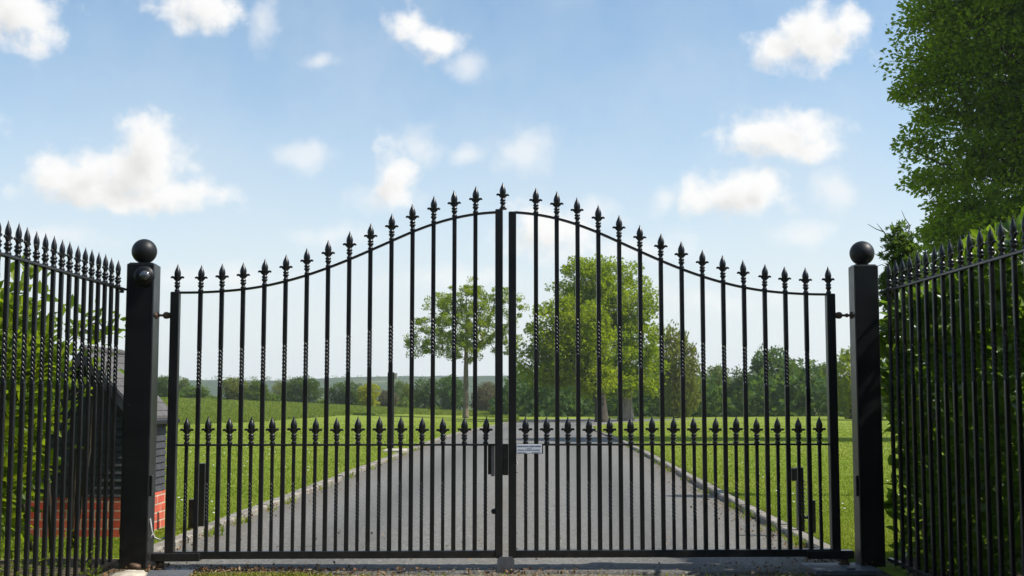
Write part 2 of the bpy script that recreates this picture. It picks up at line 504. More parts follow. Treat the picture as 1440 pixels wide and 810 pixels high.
# ---------------------------------------------------------------- mesh builder
class MB:
    def __init__(self):
        self.v, self.f, self.s = [], [], []

    def add(self, vs, fs, smooth=False):
        b = len(self.v)
        self.v += [tuple(map(float, p)) for p in vs]
        self.f += [tuple(i + b for i in f) for f in fs]
        self.s += [smooth] * len(fs)
        return self

    def box(self, x0, x1, y0, y1, z0, z1, bev=0.0):
        if bev <= 0:
            vs = [(x, y, z) for z in (z0, z1) for y in (y0, y1) for x in (x0, x1)]
            fs = [(0, 2, 3, 1), (4, 5, 7, 6), (0, 1, 5, 4), (2, 6, 7, 3), (0, 4, 6, 2), (1, 3, 7, 5)]
            return self.add(vs, fs)
        prof = [(x0 + bev, y0), (x1 - bev, y0), (x1, y0 + bev), (x1, y1 - bev), (x1 - bev, y1), (x0 + bev, y1), (x0, y1 - bev), (x0, y0 + bev)]
        cx, cy = (x0 + x1) / 2, (y0 + y1) / 2
        kx = 1 - bev / max(1e-6, (x1 - x0) / 2)
        ky = 1 - bev / max(1e-6, (y1 - y0) / 2)
        ins = [(cx + (x - cx) * kx, cy + (y - cy) * ky) for x, y in prof]
        rings = [(ins, z0), (prof, z0 + bev), (prof, z1 - bev), (ins, z1)]
        vs = [(x, y, z) for pr, z in rings for x, y in pr]
        fs = [tuple(range(7, -1, -1)), tuple(range(24, 32))]
        for r in range(3):
            for i in range(8):
                j = (i + 1) % 8
                fs.append((r * 8 + i, r * 8 + j, r * 8 + 8 + j, r * 8 + 8 + i))
        return self.add(vs, fs)

    def lathe(self, prof, c=(0, 0, 0), seg=10, axis='z', sy=1.0, smooth=True):
        vs, fs = [], []
        n = len(prof)
        for (r, h) in prof:
            for k in range(seg):
                a = 2 * math.pi * k / seg
                x, y = r * math.cos(a), r * math.sin(a) * sy
                if axis == 'z': p = (x, y, h)
                elif axis == 'x': p = (h, x, y)
                else: p = (x, h, y)
                vs.append((c[0] + p[0], c[1] + p[1], c[2] + p[2]))
        for i in range(n - 1):
            for k in range(seg):
                j = (k + 1) % seg
                fs.append((i * seg + k, i * seg + j, (i + 1) * seg + j, (i + 1) * seg + k))
        fs.append(tuple(range(seg - 1, -1, -1)))
        fs.append(tuple(range((n - 1) * seg, n * seg)))
        return self.add(vs, fs, smooth)

    def tube(self, pts, radii, seg=8, smooth=True, flat=None):
        pts = [Vector(p) for p in pts]
        n = len(pts)
        if not hasattr(radii, '__len__'): radii = [radii] * n
        vs, fs = [], []
        ref = Vector((0, 0, 1)) if abs((pts[-1] - pts[0]).normalized().z) < 0.9 else Vector((1, 0, 0))
        for i in range(n):
            t = (pts[min(i + 1, n - 1)] - pts[max(i - 1, 0)]).normalized()
            a = t.cross(ref).normalized()
            b = t.cross(a).normalized()
            for k in range(seg):
                an = 2 * math.pi * k / seg
                vs.append(pts[i] + (a * math.cos(an) + b * math.sin(an)) * radii[i])
        for i in range(n - 1):
            for k in range(seg):
                j = (k + 1) % seg
                fs.append((i * seg + k, (i + 1) * seg + k, (i + 1) * seg + j, i * seg + j))
        fs.append(tuple(range(seg)))
        fs.append(tuple(range(n * seg - 1, (n - 1) * seg - 1, -1)))
        return self.add(vs, fs, smooth)

    def strip(self, pts, w, h, ydepth):
        """flat bar following pts (x,z) in the XZ plane, thickness h, depth ydepth"""
        n = len(pts)
        vs, fs = [], []
        for i, (x, z) in enumerate(pts):
            x0, z0 = pts[max(i - 1, 0)]
            x1, z1 = pts[min(i + 1, n - 1)]
            l = math.hypot(x1 - x0, z1 - z0)
            nx, nz = -(z1 - z0) / l, (x1 - x0) / l
            for (s, y) in ((-1, -1), (-1, 1), (1, 1), (1, -1)):
                vs.append((x + nx * h / 2 * s, y * ydepth / 2, z + nz * h / 2 * s))
        for i in range(n - 1):
            for k in range(4):
                j = (k + 1) % 4
                fs.append((i * 4 + k, i * 4 + j, i * 4 + 4 + j, i * 4 + 4 + k))
        fs.append((3, 2, 1, 0))
        fs.append(tuple(range((n - 1) * 4, n * 4)))
        return self.add(vs, fs)

    def mesh(self, name, mat):
        me = bpy.data.meshes.new(name)
        me.from_pydata(self.v, [], self.f)
        me.materials.append(mat)
        me.polygons.foreach_set('use_smooth', self.s)
        me.update()
        return me

    def build(self, name, mat, parent=None, loc=(0, 0, 0)):
        return link(name, self.mesh(name, mat), parent, loc)


def np_mesh(name, verts, faces, mat, var=None, smooth=False):
    """verts (N,3); faces: (F,k) array"""
    me = bpy.data.meshes.new(name)
    verts = np.asarray(verts, np.float32)
    faces = np.asarray(faces, np.int32)
    nf, k = faces.shape
    me.vertices.add(len(verts))
    me.vertices.foreach_set('co', verts.ravel())
    me.loops.add(nf * k)
    me.loops.foreach_set('vertex_index', faces.ravel())
    me.polygons.add(nf)
    me.polygons.foreach_set('loop_start', np.arange(0, nf * k, k, dtype=np.int32))
    me.polygons.foreach_set('use_smooth', np.full(nf, smooth))
    me.materials.append(mat)
    me.update(calc_edges=True)
    if var is not None:
        a = me.attributes.new('var', 'FLOAT', 'FACE')
        a.data.foreach_set('value', np.asarray(var, np.float32))
    return me


# ---------------------------------------------------------------- leaves
LEAF4 = (np.array([[0, 0, 0], [0.45, -0.5, 0.10], [1, 0, 0], [0.45, 0.5, 0.10]]), np.array([[0, 1, 2, 3]]))
LEAF6 = (np.array([[0, 0, 0], [0.30, -0.5, 0.12], [0.72, -0.38, 0.06], [1, 0, -0.10], [0.72, 0.38, 0.06], [0.30, 0.5, 0.12], [0.30, 0, 0], [0.72, 0, 0]]),
         np.array([[0, 1, 6, 6], [1, 2, 7, 6], [2, 3, 7, 7], [0, 6, 5, 5], [6, 7, 4, 5], [7, 3, 4, 4]]))
# lobed spray of five leaflets seen as one tuft
_t = []
_f = []
for _k, (_a, _l) in enumerate([(-1.25, 0.62), (-0.6, 0.85), (0, 1.0), (0.62, 0.82), (1.3, 0.6)]):
    _c, _s = math.cos(_a), math.sin(_a)
    _b = len(_t)
    for (u, w, z) in ((0.05, 0, 0), (0.5, -0.17, 0.05), (1, 0, -0.05 + 0.04 * _k), (0.5, 0.17, 0.05)):
        _t.append([(u * _c - w * _s) * _l, (u * _s + w * _c) * _l, z])
    _f.append([_b, _b + 1, _b + 2, _b + 3])
TUFT = (np.array(_t), np.array(_f))


def unit(a):
    return a / (np.linalg.norm(a, axis=-1, keepdims=True) + 1e-9)


def leaves(name, c, size, mat, tmpl=LEAF4, width=0.6, out=None, outw=0.6, up=0.3, var=None, r=None):
    """leaf faces at points c; out = preferred growing direction per leaf"""
    r = r or rng
    n = len(c)
    u = unit(r.normal(size=(n, 3)))
    if out is not None:
        u = unit(u * (1 - outw) + out * outw)
    nn = r.normal(size=(n, 3))
    nn[:, 2] += up * 3
    nn = unit(nn - (nn * u).sum(1, keepdims=True) * u)
    w = np.cross(nn, u)
    s = size * r.uniform(0.65, 1.3, size=(n, 1))
    T, Fc = tmpl
    V = (c[:, None, :] + s[:, None, :] * (u[:, None, :] * T[None, :, 0:1] + w[:, None, :] * T[None, :, 1:2] * width + nn[:, None, :] * T[None, :, 2:3]))
    k = len(T)
    Fa = (Fc[None, :, :] + (np.arange(n) * k)[:, None, None]).reshape(-1, Fc.shape[1])
    if var is None:
        var = r.uniform(0, 1, n)
    var = np.repeat(np.clip(var, 0, 1), len(Fc))
    V = V.reshape(-1, 3)
    if tmpl is LEAF6:      # triangles stored as degenerate quads: drop the doubled corner
        me = bpy.data.meshes.new(name)
        me.from_pydata(V.tolist(), [], [tuple(dict.fromkeys(f)) for f in Fa.tolist()])
        me.materials.append(mat)
        a = me.attributes.new('var', 'FLOAT', 'FACE')
        a.data.foreach_set('value', var.astype(np.float32))
        me.polygons.foreach_set('use_smooth', np.full(len(me.polygons), True))
        me.update()
        return me
    return np_mesh(name, V, Fa, mat, var)


# ---------------------------------------------------------------- trees
def grow(trunk_pts, trunk_r, clumps, tip_r, r, jit=0.10):
    """branches that reach every clump from the trunk; returns tube mesh data"""
    P = [np.array(p, float) for p in trunk_pts]
    par = [-1] + list(range(len(P) - 1))
    nt0 = len(P)
    start = max(1, int(nt0 * 0.35))
    top = np.mean(P[start:], axis=0)
    order = np.argsort(np.linalg.norm(clumps - top, axis=1))
    leafnode = []
    for i in order:
        c = clumps[i]
        A = np.array(P[start:])
        dv = c - A
        dist = np.linalg.norm(dv, axis=1)
        cost = dist + 0.55 * np.clip(-dv[:, 2], 0, None)
        j = int(np.argmin(cost)) + start
        a = P[j]
        ln = np.linalg.norm(c - a)
        k = max(2, min(5, int(ln / 0.5)))
        prev = j
        for s in range(1, k + 1):
            t = s / k
            q = a + (c - a) * t + r.normal(size=3) * jit * ln * (1 if s < k else 0)
            q[2] += math.sin(t * math.pi) * 0.10 * ln
            P.append(q)
            par.append(prev)
            prev = len(P) - 1
        leafnode.append(prev)
    cnt = np.zeros(len(P))
    for lf in leafnode:
        cnt[lf] += 1
    for i in range(len(P) - 1, 0, -1):
        cnt[par[i]] += cnt[i]
    rad = tip_r * np.maximum(cnt, 1) ** 0.48
    mb = MB()
    for i in range(nt0, len(P)):
        pr = par[i]
        r0 = min(rad[pr], rad[i] * 1.25) if pr >= nt0 else min(rad[i] * 1.3, trunk_r[min(pr, len(trunk_r) - 1)])
        mb.tube([P[pr], P[i]], [r0, rad[i]], 5)
    return mb, [P[k] for k in leafnode]


def lobe_points(lobes, n, r, shell=0.45, mind=0.0):
    pts = []
    vol = np.array([l[3] * l[4] * l[5] for l in lobes])
    tries = 0
    while len(pts) < n and tries < n * 40:
        tries += 1
        i = r.choice(len(lobes), p=vol / vol.sum())
        x, y, z, a, b, c = lobes[i]
        q = unit(r.normal(size=3)) * (shell + (1 - shell) * r.uniform() ** 0.6)
        p = np.array([x + q[0] * a, y + q[1] * b, z + q[2] * c])
        inside = False
        for k, l in enumerate(lobes):
            if k != i and (((p - np.array(l[:3])) / np.array(l[3:])) ** 2).sum() < 0.45:
                inside = True
                break
        if inside and r.uniform() < 0.6:
            continue
        if mind and pts and np.min(np.linalg.norm(np.array(pts) - p, axis=1)) < mind:
            continue
        pts.append(p)
    return np.array(pts)


def tree(name, base, label, trunk_pts, trunk_r, lobes, n_clump, per, clump_r, leaf, mats, group=None, tmpl=LEAF4,
         seed=1, tip=0.02, cat='tree', mind=0.0, shell=0.45, width=0.7, flatz=0.7, topvar=0.25):
    r = np.random.default_rng(seed)
    root = empty(name, base)
    tag(root, label, cat, group)
    tb = MB()
    tb.tube(trunk_pts, trunk_r, 12)
    cl = lobe_points(lobes, n_clump, r, shell, mind)
    bm_, tips = grow(trunk_pts, trunk_r, cl, tip, r)
    tb.add(bm_.v, bm_.f, True)
    tb.build('trunk', mats[0], root)
    ctr = cl.mean(0)
    n = len(cl) * per
    idx = np.repeat(np.arange(len(cl)), per)
    off = unit(r.normal(size=(n, 3))) * (r.uniform(0, 1, (n, 1)) ** 0.45) * clump_r * np.array([1, 1, flatz])
    csz = r.uniform(0.55, 1.35, len(cl))
    off = off * csz[idx][:, None]
    pos = cl[idx] + off
    out = unit(unit(off) * 0.8 + unit(pos - ctr) * 0.6)
    zr = (cl[:, 2] - cl[:, 2].min()) / (np.ptp(cl[:, 2]) + 1e-6)
    cv = r.uniform(0.0, 0.75, len(cl)) * (1 - topvar) + topvar * r.uniform(0, 1, len(cl))
    var = cv[idx] * 0.6 + r.uniform(0, 0.5, n)
    me = leaves('crown', pos, leaf, mats[1], tmpl, width, out, 0.55, 0.25, var, r)
    link('crown', me, root)
    return root


# ---------------------------------------------------------------- ground and setting
def ground_sheet():
    ds = np.concatenate([np.linspace(-40, 2, 22), np.linspace(2.5, 30, 90), np.linspace(30.6, 130, 140), np.linspace(132, 260, 60), np.linspace(266, 700, 50)])
    offs = np.concatenate([[0.0, 0.16, 0.4, 0.8], np.linspace(1.2, 20, 40), np.linspace(21, 80, 50), np.linspace(86, 420, 40)])
    rows = []
    for d in ds:
        a, b = float(xl(d)) - 0.16, float(xr(d)) + 0.16
        left = a - offs[::-1]
        mid = a + (b - a) * np.linspace(0.0, 1.0, 10)[1:-1]
        right = b + offs
        x = np.concatenate([left, [a + 0.02], mid, [b - 0.02], right])
        z = gz(x, np.full_like(x, d))
        nl = len(left)
        z[nl:nl + 10] -= 0.09 * (1 - float(sstep(112, 122, d)))
        rows.append(np.stack([x, np.full_like(x, d), z], 1))
    V = np.concatenate(rows)
    w = len(rows[0])
    i = np.arange(len(ds) - 1)[:, None] * w + np.arange(w - 1)[None, :]
    Fa = np.stack([i, i + 1, i + w + 1, i + w], -1).reshape(-1, 4)
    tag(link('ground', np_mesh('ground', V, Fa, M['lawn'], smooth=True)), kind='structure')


def ribbon(name, ds, fa, fb, zoff, mat, nx=28, kind='structure'):
    rows = []
    for d in ds:
        x = np.linspace(fa(d), fb(d), nx)
        rows.append(np.stack([x, np.full(nx, d), gz(x, np.full(nx, d)) + zoff], 1))
    V = np.concatenate(rows)
    i = np.arange(len(ds) - 1)[:, None] * nx + np.arange(nx - 1)[None, :]
    Fa = np.stack([i, i + 1, i + nx + 1, i + nx], -1).reshape(-1, 4)
    me = np_mesh(name, V, Fa, mat, smooth=True)
    at_ = me.attributes.new('across', 'FLOAT', 'POINT')
    at_.data.foreach_set('value', np.tile(np.linspace(0, 1, nx), len(ds)).astype(np.float32))
    return tag(link(name, me), kind=kind)


ground_sheet()
dd = np.concatenate([np.linspace(7.84, 30, 50), np.linspace(31, 112, 90)])
ribbon('driveway', dd, lambda d: float(xl(d)) - 0.03, lambda d: float(xr(d)) + 0.03, -0.02, M['drive'])
# worn, uneven front edge of the drive where it meets the dusty forecourt
fb = MB()
xs = np.linspace(-2.25, 2.25, 46)
ed = [7.735 + 0.035 * math.cos(0.9 * x) - 0.008 * x * x + 0.012 * math.sin(5 * x) + random.uniform(-0.010, 0.010) for x in xs]
vs = [(x, -30, -0.036) for x in xs] + [(x, 6.5, -0.036) for x in xs] + [(x, 8.1, -0.036) for x in xs]
n_ = len(xs)
fs = [(r_ * n_ + i, r_ * n_ + i + 1, (r_ + 1) * n_ + i + 1, (r_ + 1) * n_ + i) for r_ in range(2) for i in range(n_ - 1)]
fb.add(vs, fs)
tag(fb.build('forecourt', M['fore']), kind='structure')
fb = MB()
vs = [(x, e, -0.034) for x, e in zip(xs, ed)] + [(x, e + 0.012, -0.020) for x, e in zip(xs, ed)] + [(x, 7.90, -0.0165) for x in xs]
fs = [(r_ * n_ + i, r_ * n_ + i + 1, (r_ + 1) * n_ + i + 1, (r_ + 1) * n_ + i) for r_ in range(2) for i in range(n_ - 1)]
fb.add(vs, fs)
tag(fb.build('driveway_edge', M['drive_edge']), kind='structure')


def kerb(name, fx, side, d0, d1):
    mb = MB()
    d = d0
    k = 0
    while d < d1:
        ln = 0.92 if d < 50 else 2.0
        a, b = d + 0.012, d + ln - 0.012
        dz = random.uniform(-0.006, 0.006)
        pts = []
        for q in (a, b):
            x = float(fx(q))
            jx = random.uniform(-0.012, 0.012)
            z = float(gz(x, q))
            x0, x1 = (x - 0.115 + jx, x + jx) if side < 0 else (x + jx, x + 0.115 + jx)
            pts.append((x0, x1, q, z))
        vs = []
        for (x0, x1, q, z) in pts:
            t = z + 0.032 + dz
            vs += [(x0, q, z - 0.15), (x0, q, t - 0.012), (x0 + 0.014, q, t), (x1 - 0.014, q, t), (x1, q, t - 0.012), (x1, q, z - 0.15)]
        fs = [(i, (i + 1) % 6, (i + 1) % 6 + 6, i + 6) for i in range(6)] + [tuple(range(5, -1, -1)), tuple(range(6, 12))]
        mb.add(vs, fs)
        d += ln
        k += 1
    tag(mb.build(name, M['kerb']), kind='structure')


kerb('kerb', xl, -1, 8.35, 96)
kerb('kerb', xr, 1, 8.35, 92)

# verges of bare soil beside the forecourt, under the railings
for s in (-1, 1):
    mb = MB()
    nx, ny = 24, 44
    vs, fs = [], []
    for j in range(ny):
        for i in range(nx):
            x = s * (2.13 + 5.5 * (i / (nx - 1)) ** 1.6)
            y = -6 + 14.1 * j / (ny - 1)
            t = min(1, i / 5)
            z = 0.006 + 0.03 * t * (0.5 + 0.5 * math.sin(7 * x + 3 * y) * math.cos(5 * y - 2 * x)) + float(gz(x, y)) - 0.03 * (1 - t)
            vs.append((x, y, z))
    for j in range(ny - 1):
        for i in range(nx - 1):
            q = (j * nx + i, j * nx + i + 1, (j + 1) * nx + i + 1, (j + 1) * nx + i)
            fs.append(q if s > 0 else q[::-1])
    mb.add(vs, fs, True)
    tag(mb.build('verge', M['soil']), kind='structure')

# far hills
ds = np.array([560, 640, 740, 860, 980, 1100, 1200, 1320, 1500, 1800, 2200.])
xs = np.linspace(-1500, 1500, 160)
XX, DD = np.meshgrid(xs, ds)
ridge = 21 + 5.0 * np.sin(XX * 0.0041 + 0.6) + 3.5 * np.sin(XX * 0.011 + 2) + 1.6 * np.sin(XX * 0.031)
prof = np.interp(DD, [560, 800, 1000, 1200, 1500, 2200], [-12, -4, 0.35 * 20, 20, 27, 20]) * (0.6 + 0.4 * ridge / 21)
prof += np.where(DD > 700, rng.uniform(0, 1.6, XX.shape), 0)
V = np.stack([XX, DD, prof], -1).reshape(-1, 3)
w = len(xs)
i = np.arange(len(ds) - 1)[:, None] * w + np.arange(w - 1)[None, :]
Fa = np.stack([i, i + 1, i + w + 1, i + w], -1).reshape(-1, 4)
tag(link('hills', np_mesh('hills', V, Fa, M['hills'], smooth=True)), kind='structure')

# hazy woods and hedgerows far behind the field: one mass
pts, siz = [], []
for (d, zb, hh, dens, xw) in ((300, -4.6, 6.0, 620, 150), (390, -7.0, 8.0, 700, 190), (520, -8.2, 9, 760, 250), (800, -3, 12, 1100, 400), (1050, 6, 12, 1000, 520), (1250, 20, 9, 1200, 620)):
    nclump = dens // 10
    cx = rng.uniform(-xw, xw * 0.7, nclump)
    sz = rng.uniform(0.35, 1.0, nclump) * hh
    for x, s_ in zip(cx, sz):
        if rng.uniform() < 0.22:
            continue
        k = 90
        q = unit(rng.normal(size=(k, 3))) * rng.uniform(0.4, 1, (k, 1))
        zz = zb if d < 900 else float(np.interp(d, [1000, 1200, 1500], [7, 20, 27])) - 2
        pts.append(np.array([x, d + rng.uniform(-12, 12), zz + s_ * 0.42]) + q * np.array([s_ * 0.75, s_ * 0.6, s_ * 0.5]))
        siz.append(np.full((k, 1), s_ * 0.13))
pts = np.concatenate(pts)
siz = np.concatenate(siz)
me = leaves('far_woodland', pts, siz, M['leaf_mid'], TUFT, 1.0, None, 0, 0.3)
tag(link('far_woodland', me), 'hazy woods and hedgerows far behind the field', 'woodland', kind='stuff')


# ---------------------------------------------------------------- iron work
FIN_PROF = [(0.0135, 0), (0.0165, 0.005), (0.0170, 0.011), (0.0115, 0.017), (0.0125, 0.026), (0.0190, 0.034), (0.0190, 0.039),
            (0.0125, 0.045), (0.0185, 0.051), (0.0185, 0.056), (0.0130, 0.061), (0.0135, 0.070), (0.0165, 0.080), (0.0180, 0.090), (0.0200, 0.100),
            (0.0213, 0.109), (0.0195, 0.122), (0.0135, 0.138), (0.0065, 0.152), (0.0026, 0.163), (0.0006, 0.170)]


def make_finial(lean=0.0):
    mb = MB()
    mb.lathe(FIN_PROF, seg=10)
    for s in (-1, 1):
        mb.tube([(s * 0.006, 0, 0.070), (s * 0.016, 0, 0.081), (s * 0.024, 0, 0.0885), (s * 0.0315, 0, 0.090), (s * 0.0365, 0, 0.0872), (s * 0.0385, 0, 0.0825)],
                [0.0080, 0.0080, 0.0074, 0.0072, 0.0072, 0.0040], 8)
    return mb.mesh('finial', M['paint'])


FIN = make_finial()
_full = FIN_PROF
FIN_PROF = [(r_ if h_ < 0.062 else r_ * 0.74, h_) for r_, h_ in _full]
FIN_SIDE = make_finial()
FIN_PROF = _full


TWIST = -1


def sqbar(mb, z0, z1, r_, e0, e1):
    b = 0.72
    prof = [(-b, -1), (b, -1), (1, -b), (1, b), (b, 1), (-b, 1), (-1, b), (-1, -b)]
    rings = []
    if e0: rings.append((0.80, z0))
    rings.append((1, z0 + (0.014 if e0 else 0)))
    rings.append((1, z1 - (0.014 if e1 else 0)))
    if e1: rings.append((0.80, z1))
    vs = [(x * k * r_, y * k * r_, z) for k, z in rings for x, y in prof]
    n = len(rings)
    fs = [tuple(range(7, -1, -1)), tuple(range((n - 1) * 8, n * 8))]
    for q in range(n - 1):
        for i in range(8):
            j = (i + 1) % 8
            fs.append((q * 8 + i, q * 8 + j, q * 8 + 8 + j, q * 8 + 8 + i))
    mb.add(vs, fs)



def bar_mesh(z0, z1, rr, t0, t1, name='bar', side=None):
    mb = MB()
    side = side or rr * 0.84
    seg = 8
    if t0 > z0 + 0.005:
        sqbar(mb, z0, t0, rr, False, True)
    n, m_ = 64, 24
    vs, fs = [], []
    for i in range(n + 1):
        z = t0 - 0.003 + (t1 - t0 + 0.006) * i / n
        a = 2 * math.pi * TWIST * 3.1 * i / n
        for k in range(m_):
            th = 2 * math.pi * k / m_
            rad = rr * 1.14 * (0.52 + 0.48 * abs(math.cos(1.5 * th)) ** 0.75)
            vs.append((rad * math.cos(th + a), rad * math.sin(th + a), z))
    for i in range(n):
        for k in range(m_):
            j = (k + 1) % m_
            fs.append((i * m_ + k, i * m_ + j, i * m_ + m_ + j, i * m_ + m_ + k))
    mb.add(vs, fs, True)
    sqbar(mb, t1, z1, rr, True, False)
    return mb.mesh(name, M['paint'])


GD = 7.83
YAW = R(1.9)
GX = at(711, 563, GD)[0]


def gpx(px, py=563):
    """gate-local offset of a photo position"""
    r_ = ray(px, py)
    t = r_[0] / r_[1]
    return (t * GD - GX) / (math.cos(YAW) - t * math.sin(YAW))


def gzp(py, u=0.0):
    return zy(py, GD + u * math.sin(YAW))


ARC_PX = [(251, 411.5), (266, 411.7), (281, 411.3), (310, 410), (341, 407.3), (371, 402.8), (401, 396), (430, 387.8), (460, 377.4), (491, 365.2),
          (520, 352.6), (550, 339.3), (579, 326.3), (610, 314.6), (638, 306.6), (668, 301), (686, 299.2), (697, 298.6)]
U0, DU = 0.1885, 0.13005
arc_u = [gpx(*p) for p in ARC_PX]
arc_z = [gzp(p[1], u) for p, u in zip(ARC_PX, arc_u)]


def arc(u):
    return float(np.interp(-abs(u), arc_u, arc_z))


# the rail, finely sampled and smoothed
su = np.linspace(-2.03, -0.055, 70)
sz = np.array([arc(u) for u in su])
for _ in range(6):
    sz[1:-1] = (sz[:-2] + 2 * sz[1:-1] + sz[2:]) / 4

ZB0, ZB1 = gzp(784.5), gzp(773.5)          # bottom rail
ZM = gzp(625.3)                            # dog rail
STO, STI = 2.058, 2.004
MO, MI = 0.018, 0.065
bar_z = [arc(U0 + DU * k) for k in range(14)]
tw_z = [np.interp(-(U0 + DU * k), [gpx(281), gpx(401), gpx(460), gpx(520), gpx(579), gpx(668)], [gzp(y) for y in (495, 486, 479, 466, 452, 441)]) for k in range(14)]
BAR_ME = [bar_mesh(ZB1 - 0.002, bar_z[k], 0.0133, tw_z[k] - 0.212, tw_z[k]) for k in range(14)]
DOG_ME = bar_mesh(ZB1 - 0.002, ZM, 0.0102, gzp(728), gzp(679), 'dog_bar')


def gate_leaf(s):
    root = empty('gate_leaf', (GX, GD, 0), YAW)
    for k in range(14):
        b = link('bar', BAR_ME[k], root, (s * (U0 + DU * k), 0, 0))
        link('finial', FIN, b, (0, 0, bar_z[k] + 0.004))
    for k in range(15):
        b = link('dog_bar', DOG_ME, root, (s * (U0 + DU * (k - 0.5)), 0, 0))
        link('finial', FIN, b, (0, 0, ZM + 0.004))
    zt = arc(2.03)
    zc = gzp(294.8) if s < 0 else gzp(298)
    o = MB().box(min(s * STO, s * STI), max(s * STO, s * STI), -0.027, 0.027, ZB0 + 0.004, zt + 0.004, 0.004).build('hinge_stile', M['paint'], root)
    link('finial', FIN, o, (s * (STO + STI) / 2 * 1.0 - s * 0.008, 0, zt + 0.004))
    o = MB().box(min(s * MO, s * MI), max(s * MO, s * MI), -0.027, 0.027, ZB0, zc, 0.004).build('meeting_stile', M['paint'], root)
    if s < 0:
        pl = MB().box(-0.040, 0.006, -0.026, 0.026, zc + 0.001, zc + 0.007, 0.002)
        pl.build('cap_plate', M['paint'], o)
        link('finial', FIN, o, (-0.018, 0, zc + 0.007))
    MB().strip([(s * -u if s > 0 else u, z) for u, z in zip(su, sz)][::(1 if s < 0 else 1)], 0, 0.013, 0.032).build('arched_rail', M['paint'], root)
    MB().box(min(s * MI, s * STI), max(s * MI, s * STI), -0.025, 0.025, ZB0 + 0.002, ZB1, 0.003).build('bottom_rail', M['paint'], root)
    MB().box(min(s * MI, s * STI), max(s * MI, s * STI), -0.016, 0.016, ZM - 0.006, ZM + 0.006, 0.002).build('middle_rail', M['paint'], root)
    # heavier arm at the foot, wrapped round the hinge end and running to the pivot
    a0, a1 = s * 1.845, s * 2.135
    arm = MB().box(min(a0, a1), max(a0, a1), -0.036, 0.034, ZB0 - 0.010, ZB1 - 0.008, 0.004)
    o = arm.build('pivot_arm', M['paint'], root)
    MB().lathe([(0.024, ZB0 - 0.055), (0.024, ZB0 - 0.01)], (s * 2.085, 0, 0), 12).build('pivot_pin', M['rust'], o)
    # adjustable hinge at the head
    zh = gzp(443.5, s * 2.1)
    hg = MB()
    x0 = s * STO
    hg.lathe([(0.010, 0.0), (0.017, s * 0.006), (0.022, s * 0.020), (0.022, s * 0.034), (0.015, s * 0.044)] if s > 0 else
             [(0.010, 0.0), (0.017, -0.006), (0.022, -0.020), (0.022, -0.034), (0.015, -0.044)], (x0, 0, zh), 10, 'x')
    hg.lathe([(0.0075, s * 0.04), (0.0075, s * 0.105)], (x0, 0, zh), 8, 'x')
    hg.lathe([(0.014, s * 0.070), (0.014, s * 0.082)], (x0, 0, zh), 6, 'x', smooth=False)
    hg.build('hinge_bolt', M['rust'], root)
    return root


gl = gate_leaf(-1)
tag(gl, 'black iron gate leaf at left carrying the black lock box on its meeting stile', 'gate', 'pair of iron gates across the drive')
gr = gate_leaf(1)
tag(gr, 'black iron gate leaf at right with the small white notice below its middle rail', 'gate', 'pair of iron gates across the drive')
# lock on the left leaf and its keep on the right leaf
lz0, lz1 = gzp(668), gzp(624)
o = MB().box(-0.018 + 0.001, 0.016, -0.022, 0.030, lz0, lz1, 0.003).build('lock_box', M['paint'], gl)
MB().box(-0.108, -0.090, -0.012, 0.040, lz0 + 0.004, lz1 - 0.004, 0.002).build('lock_case', M['paint'], gl)
MB().box(-0.0895, -0.067, 0.004, 0.034, lz0 - 0.008, lz1 - 0.012, 0.002).build('lock_plate', M['greyplate'], gl)
MB().lathe([(0.012, -0.004), (0.017, 0.0), (0.017, 0.006)], (-0.072, 0.0, gzp(719)), 10, 'y').build('lock_knob', M['paint'], gl)
kb = MB()
for zz in (gzp(651), gzp(664)):
    kb.lathe([(0.0035, 0.0), (0.0035, 0.008)], (0.0655, -0.012, zz), 6, 'x')
kb.build('keep_screws', M['chrome'], gr)

# small notice
sg = empty('notice_sign', (GX, GD, 0), YAW)
tag(sg, 'small white notice plate with lines of tiny print on the gate below its middle rail', 'sign')
s0, s1 = gpx(725.8), gpx(761.3)
z0, z1 = gzp(637.3), gzp(624.6)
MB().box(s0, s1 + 0.008, -0.034, -0.0305, z0 - 0.002, z1 + 0.001, 0.001).build('backing_plate', M['paint'], sg)
MB().box(s0 + 0.001, s1, -0.037, -0.0345, z0, z1, 0.001).build('plate', M['sign'], sg)
tx = MB()
wd = s1 - s0


def words(z, h, a, b, spans, seed):
    rr = random.Random(seed)
    for (p, q) in spans:
        x = s0 + wd * (a + (b - a) * p)
        xe = s0 + wd * (a + (b - a) * q)
        while x < xe:
            l = rr.uniform(0.0022, 0.0042)
            hh = h * rr.uniform(0.75, 1.0)
            tx.box(x, min(x + l, xe), -0.0376, -0.0368, z - h / 2, z - h / 2 + hh)
            x += l + 0.0011


words(z0 + (z1 - z0) * 0.80, 0.0072, 0.05, 0.97, [(0, 0.20), (0.225, 0.475), (0.505, 0.72), (0.755, 1.0)], 1)
words(z0 + (z1 - z0) * 0.57, 0.0030, 0.42, 0.62, [(0, 1)], 2)
words(z0 + (z1 - z0) * 0.38, 0.0058, 0.06, 0.94, [(0, 0.28), (0.33, 0.64), (0.67, 1.0)], 3)
words(z0 + (z1 - z0) * 0.12, 0.0030, 0.06, 0.96, [(0, 0.35), (0.62, 1.0)], 4)
tx.build('print', M['ink'], sg)

